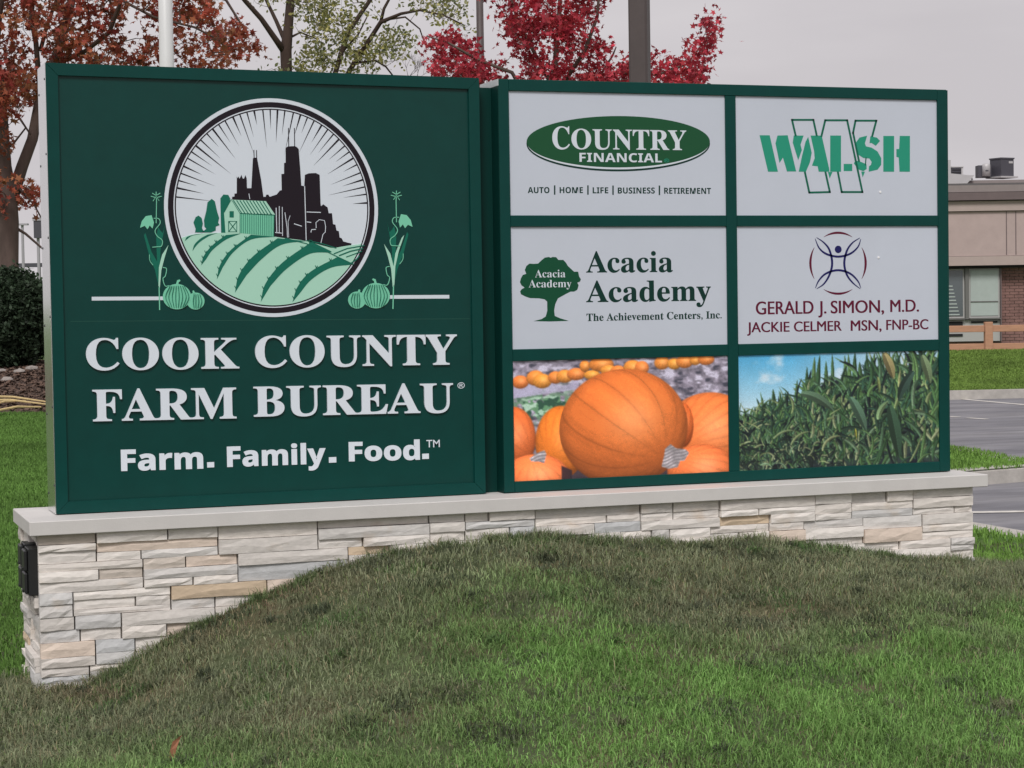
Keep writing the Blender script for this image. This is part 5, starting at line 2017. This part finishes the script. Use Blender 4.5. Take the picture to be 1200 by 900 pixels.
# windows
for (a, b, shade) in ((1092, 1133, 0), (1140.5, 1174.5, 1)):
    wf = bb('window', a - 1.2, 314.5, b + 1.2, 372.5, 0.30, 0.42, m_wfr)
    o = MB().box((bx(a + 0.8), 0.285, bzz(370)), (bx(b - 0.8), 0.2985, bzz(316.5))).obj('pane', m_shade if shade else m_glass, wf)
    if shade:
        MB().box((bx(a + 0.8), 0.27, bzz(354)), (bx(b - 0.8), 0.2845, bzz(352.8))).obj('rail', m_wfd, wf)
    else:
        for k in range(9):
            MB().box((bx(a + 0.8), 0.275, bzz(369 - k * 4.2)), (bx(b - 5 - k), 0.2845, bzz(367.6 - k * 4.2))).obj('blind_slat', m_shade, wf)
    MB().box((bx(a - 1.2), 0.22, bzz(374.2)), (bx(b + 1.2), 0.2995, bzz(372.7))).obj('sill', m_wfd, wf)
bb('mullion', 1134.6, 314, 1139, 374, 0.24, 0.44, m_wfd)
bb('mullion', 1176.2, 314, 1177.6, 400, 0.26, 0.44, m_fasc)
bb('spandrel_panel', 1090, 375, 1176, 400, 0.32, 0.44, m_wfr)
bb('vent_slot', 1112, 376.5, 1132, 381.5, 0.30, 0.3195, m_dark)
bb('vent_slot', 1142, 376.5, 1173, 378.5, 0.30, 0.3195, m_dark)
bb('vent_slot', 1112, 391, 1132, 394, 0.30, 0.3195, m_dark)
for k in range(4):
    a = 1040 - k * 52
    wf = bb('window', a - 1.2, 314.5, a + 40, 372.5, 0.30, 0.42, m_wfr)
    MB().box((bx(a + 0.8), 0.285, bzz(370)), (bx(a + 38), 0.2985, bzz(316.5))).obj('pane', m_glass, wf)
# bricks: pier right of the windows as single courses of real bricks, and the plinth under the windows
def bricks(px0, px1, py0, py1, single):
    bw, bh = 0.205, 0.068
    zt_, zb_ = bzz(py0), bzz(py1)
    xa, xb = bx(px0), bx(px1)
    me = bpy.data.meshes.new('brick')
    t_ = MB().box((0, 0, 0), (bw - 0.010, 0.04, bh - 0.010))
    me.from_pydata(t_.v, [], t_.f)
    me.materials.append(m_brick)
    mbj = MB()
    z = zt_ - bh
    r = 0
    while z > zb_ - bh:
        x = xa - (bw / 2 if r % 2 else 0)
        while x < xb:
            x0, x1 = max(x, xa), min(x + bw - 0.010, xb)
            if x1 - x0 > 0.03:
                dy = random.uniform(-0.003, 0.003)
                mbj.box((x0, 0.412 + dy, z), (x1, 0.448, z + bh - 0.010))
            x += bw
        z -= bh
        r += 1
    o = mbj.obj('brickwork', m_brick, bld)
    return tag(o, kind='stuff')


bricks(1178.5, 1290, 313.5, 430, True)
bricks(XL, 1176, 400.5, 430, False)
# roof equipment
m_sheet = mat('sheet_metal', (0.50, 0.49, 0.50, 1), 0.55, metal=0.2, noise=0.06, nscale=4)
m_hvac = mat('hvac_dark', (0.07, 0.068, 0.085, 1), 0.6)


def rooft(px):
    return (bx(px), bzz(216))


dk = thing('exhaust_duct', 'pale sheet metal duct on the roof beside the sign edge', 'duct', (*W(1125, 200, DB + 1.0).xy, bz), -YAW)
def loc_poly(pts, parent, name, m, y0, y1):
    return prism_xz([[(bx(a), bzz(b)) for a, b in pts]], y0, y1).obj(name, m, parent)
off = bx(1125)
def shift(pts):
    return [(a - 15, b) for a, b in pts]
loc_poly(shift([(1096, 217), (1096, 183.5), (1114, 183.5), (1114, 199.5), (1136, 202), (1142.5, 202), (1136, 209), (1130, 216), (1124, 217)])[::-1], dk, 'duct_body', m_sheet, 0.0, 1.0)
MB().tube([(bx(1138.5 - 15), 0.1, bzz(202)), (bx(1141 - 15), 0.1, bzz(207.5))], 0.02, 6).obj('stay', m_sheet, dk)
ft = thing('roof_fan', 'black louvred box standing above the pale duct on the roof', 'roof fan', (*W(1122, 195, DB + 1.9).xy, bz), -YAW)
sc2 = (DB + 1.9) / DB
MB().box((bx(1110 - 7), 0, bzz(203)), (bx(1110 + 4.5), 0.3, bzz(189.6))).obj('housing', m_hvac, ft)
MB().box((bx(1110 - 7.5), -0.02, bzz(189.4)), (bx(1110 + 7.5), 0.32, bzz(188.2))).obj('lid', m_sheet, ft)
MB().box((bx(1110 + 4.8), 0.0, bzz(200)), (bx(1110 + 7), 0.3, bzz(189.6))).obj('side_flange', m_sheet, ft)
for k in range(3):
    MB().box((bx(1110 - 6.6), -0.015, bzz(199.5 - k * 3.2)), (bx(1110 + 4), -0.001, bzz(198.3 - k * 3.2))).obj('louvre', m_dark, ft)
hv = thing('hvac_unit', 'large dark square condenser on the roof, rightmost of the roof units', 'air conditioner', (*W(1174, 200, DB + 2).xy, bz), -YAW + 0.5)
k_ = (DB + 2) / FPX
zz_ = lambda py: W(1174, py, DB + 2).z - bz
MB().box((-0.19, -0.19, zz_(207)), (0.19, 0.19, zz_(187))).obj('housing', m_hvac, hv)
MB().box((-0.205, -0.205, zz_(187) + 0.001), (0.205, 0.205, zz_(185.4))).obj('lid', m_hvac, hv)
MB().box((0.04, -0.196, zz_(192)), (0.16, -0.1905, zz_(189.5))).obj('name_plate', m_sheet, hv)
MB().box((-0.26, -0.26, zz_(209)), (0.26, 0.26, zz_(207) - 0.002)).obj('curb', m_sheet, hv)
h2 = thing('hvac_unit', 'small condenser with a pale round end, left of the large dark roof unit', 'air conditioner', (*W(1154, 200, DB + 1.8).xy, bz), -YAW)
MB().box((-0.15, 0, zz_(208)), (0.15, 0.3, zz_(194))).obj('housing', m_hvac, h2)
MB().tube([(0.02, -0.06, zz_(207)), (0.02, -0.06, zz_(196)), (0.02, -0.06, zz_(193.5)), (0.02, -0.06, zz_(192.2))], [0.095, 0.095, 0.09, 0.05], 16).obj('fan_shroud', m_sheet, h2, smooth=True)
MB().box((-0.02, -0.16, zz_(201.5)), (0.05, -0.155, zz_(200))).obj('badge', m_hvac, h2)

# timber guard rail
DF = 41.5
m_wood = mat('cedar_wood', rgb(192, 146, 118, 0.92), 0.85, noise=0.18, nscale=5, bump=0.3, stretch=(0.6, 4, 4))
q = W(1158.5, 411, DF)
zg = q.z - 0.03
fn = thing('timber_fence', 'low two rail timber fence of orange brown wood in front of the brick building', 'fence', (q.x, q.y, zg), -YAW)
fm = DF / FPX
for k in range(-5, 5):
    MB().box((k * 2.35 - 4.6 * fm, -0.06, -0.3), (k * 2.35 + 4.6 * fm, 0.09, 35.5 * fm)).obj('post', m_wood, fn, bevel=0.008)
for (a, b) in ((381, 388.8), (402.3, 410.5)):
    for k in range(-5, 4):
        MB().box((k * 2.35 + 4.6 * fm + 0.002, -0.02, (412 - b) * fm + 0.01), ((k + 1) * 2.35 - 4.6 * fm - 0.002, 0.035, (412 - a) * fm + 0.01)).obj('rail', m_wood, fn, bevel=0.006)

# ------------------------------------------------------------------ far things at the left edge
m_greyp = mat('grey_post', (0.36, 0.35, 0.38, 1), 0.6)
DP = 60.0
q = W(27.5, 318, DP)
lp3 = thing('lamp_post', 'distant thin grey lamp post with a flat T shaped head left of the sign', 'lamp post', (q.x, q.y, float(G(q.x, q.y))), -YAW)
hp = W(27.5, 264, DP).z - float(G(q.x, q.y))
MB().tube([(0, 0, 0), (0, 0, hp)], [0.05, 0.04], 8).obj('pole', m_greyp, lp3)
MB().box((-0.17, -0.1, hp), (0.17, 0.1, hp + 0.05)).obj('lamp_head', m_greyp, lp3)
q = W(46, 318, 52)
gp = thing('utility_box', 'distant dark box on a post with pale top beside the bright metal sign edge', 'utility box', (q.x, q.y, float(G(q.x, q.y))), -YAW)
zb_ = lambda py: W(46, py, 52).z - float(G(q.x, q.y))
f5 = 52 / FPX
MB().box((-2.2 * f5, 0, 0), (0.6 * f5, 0.08, zb_(278))).obj('post', m_greyp, gp)
MB().box((-4.5 * f5, -0.08, zb_(279)), (5 * f5, 0.2, zb_(259))).obj('box', m_hvac, gp)
MB().box((-5.5 * f5, -0.1, zb_(258.8)), (6 * f5, 0.22, zb_(254.5))).obj('cap', m_greyp, gp)
q = W(20, 311, 70)
gr = thing('dark_rail', 'distant dark horizontal rail crossing behind the maple trunk', 'rail', (q.x, q.y, float(G(q.x, q.y))), -YAW)
zz2 = q.z - float(G(q.x, q.y))
MB().box((-4.5, 0, zz2 - 0.07), (0.9, 0.1, zz2 + 0.07)).obj('beam', m_hvac, gr)
for k in (-4.3, -2.0, 0.7):
    MB().box((k, 0.0, 0), (k + 0.1, 0.098, zz2 - 0.075)).obj('post', m_greyp, gr)
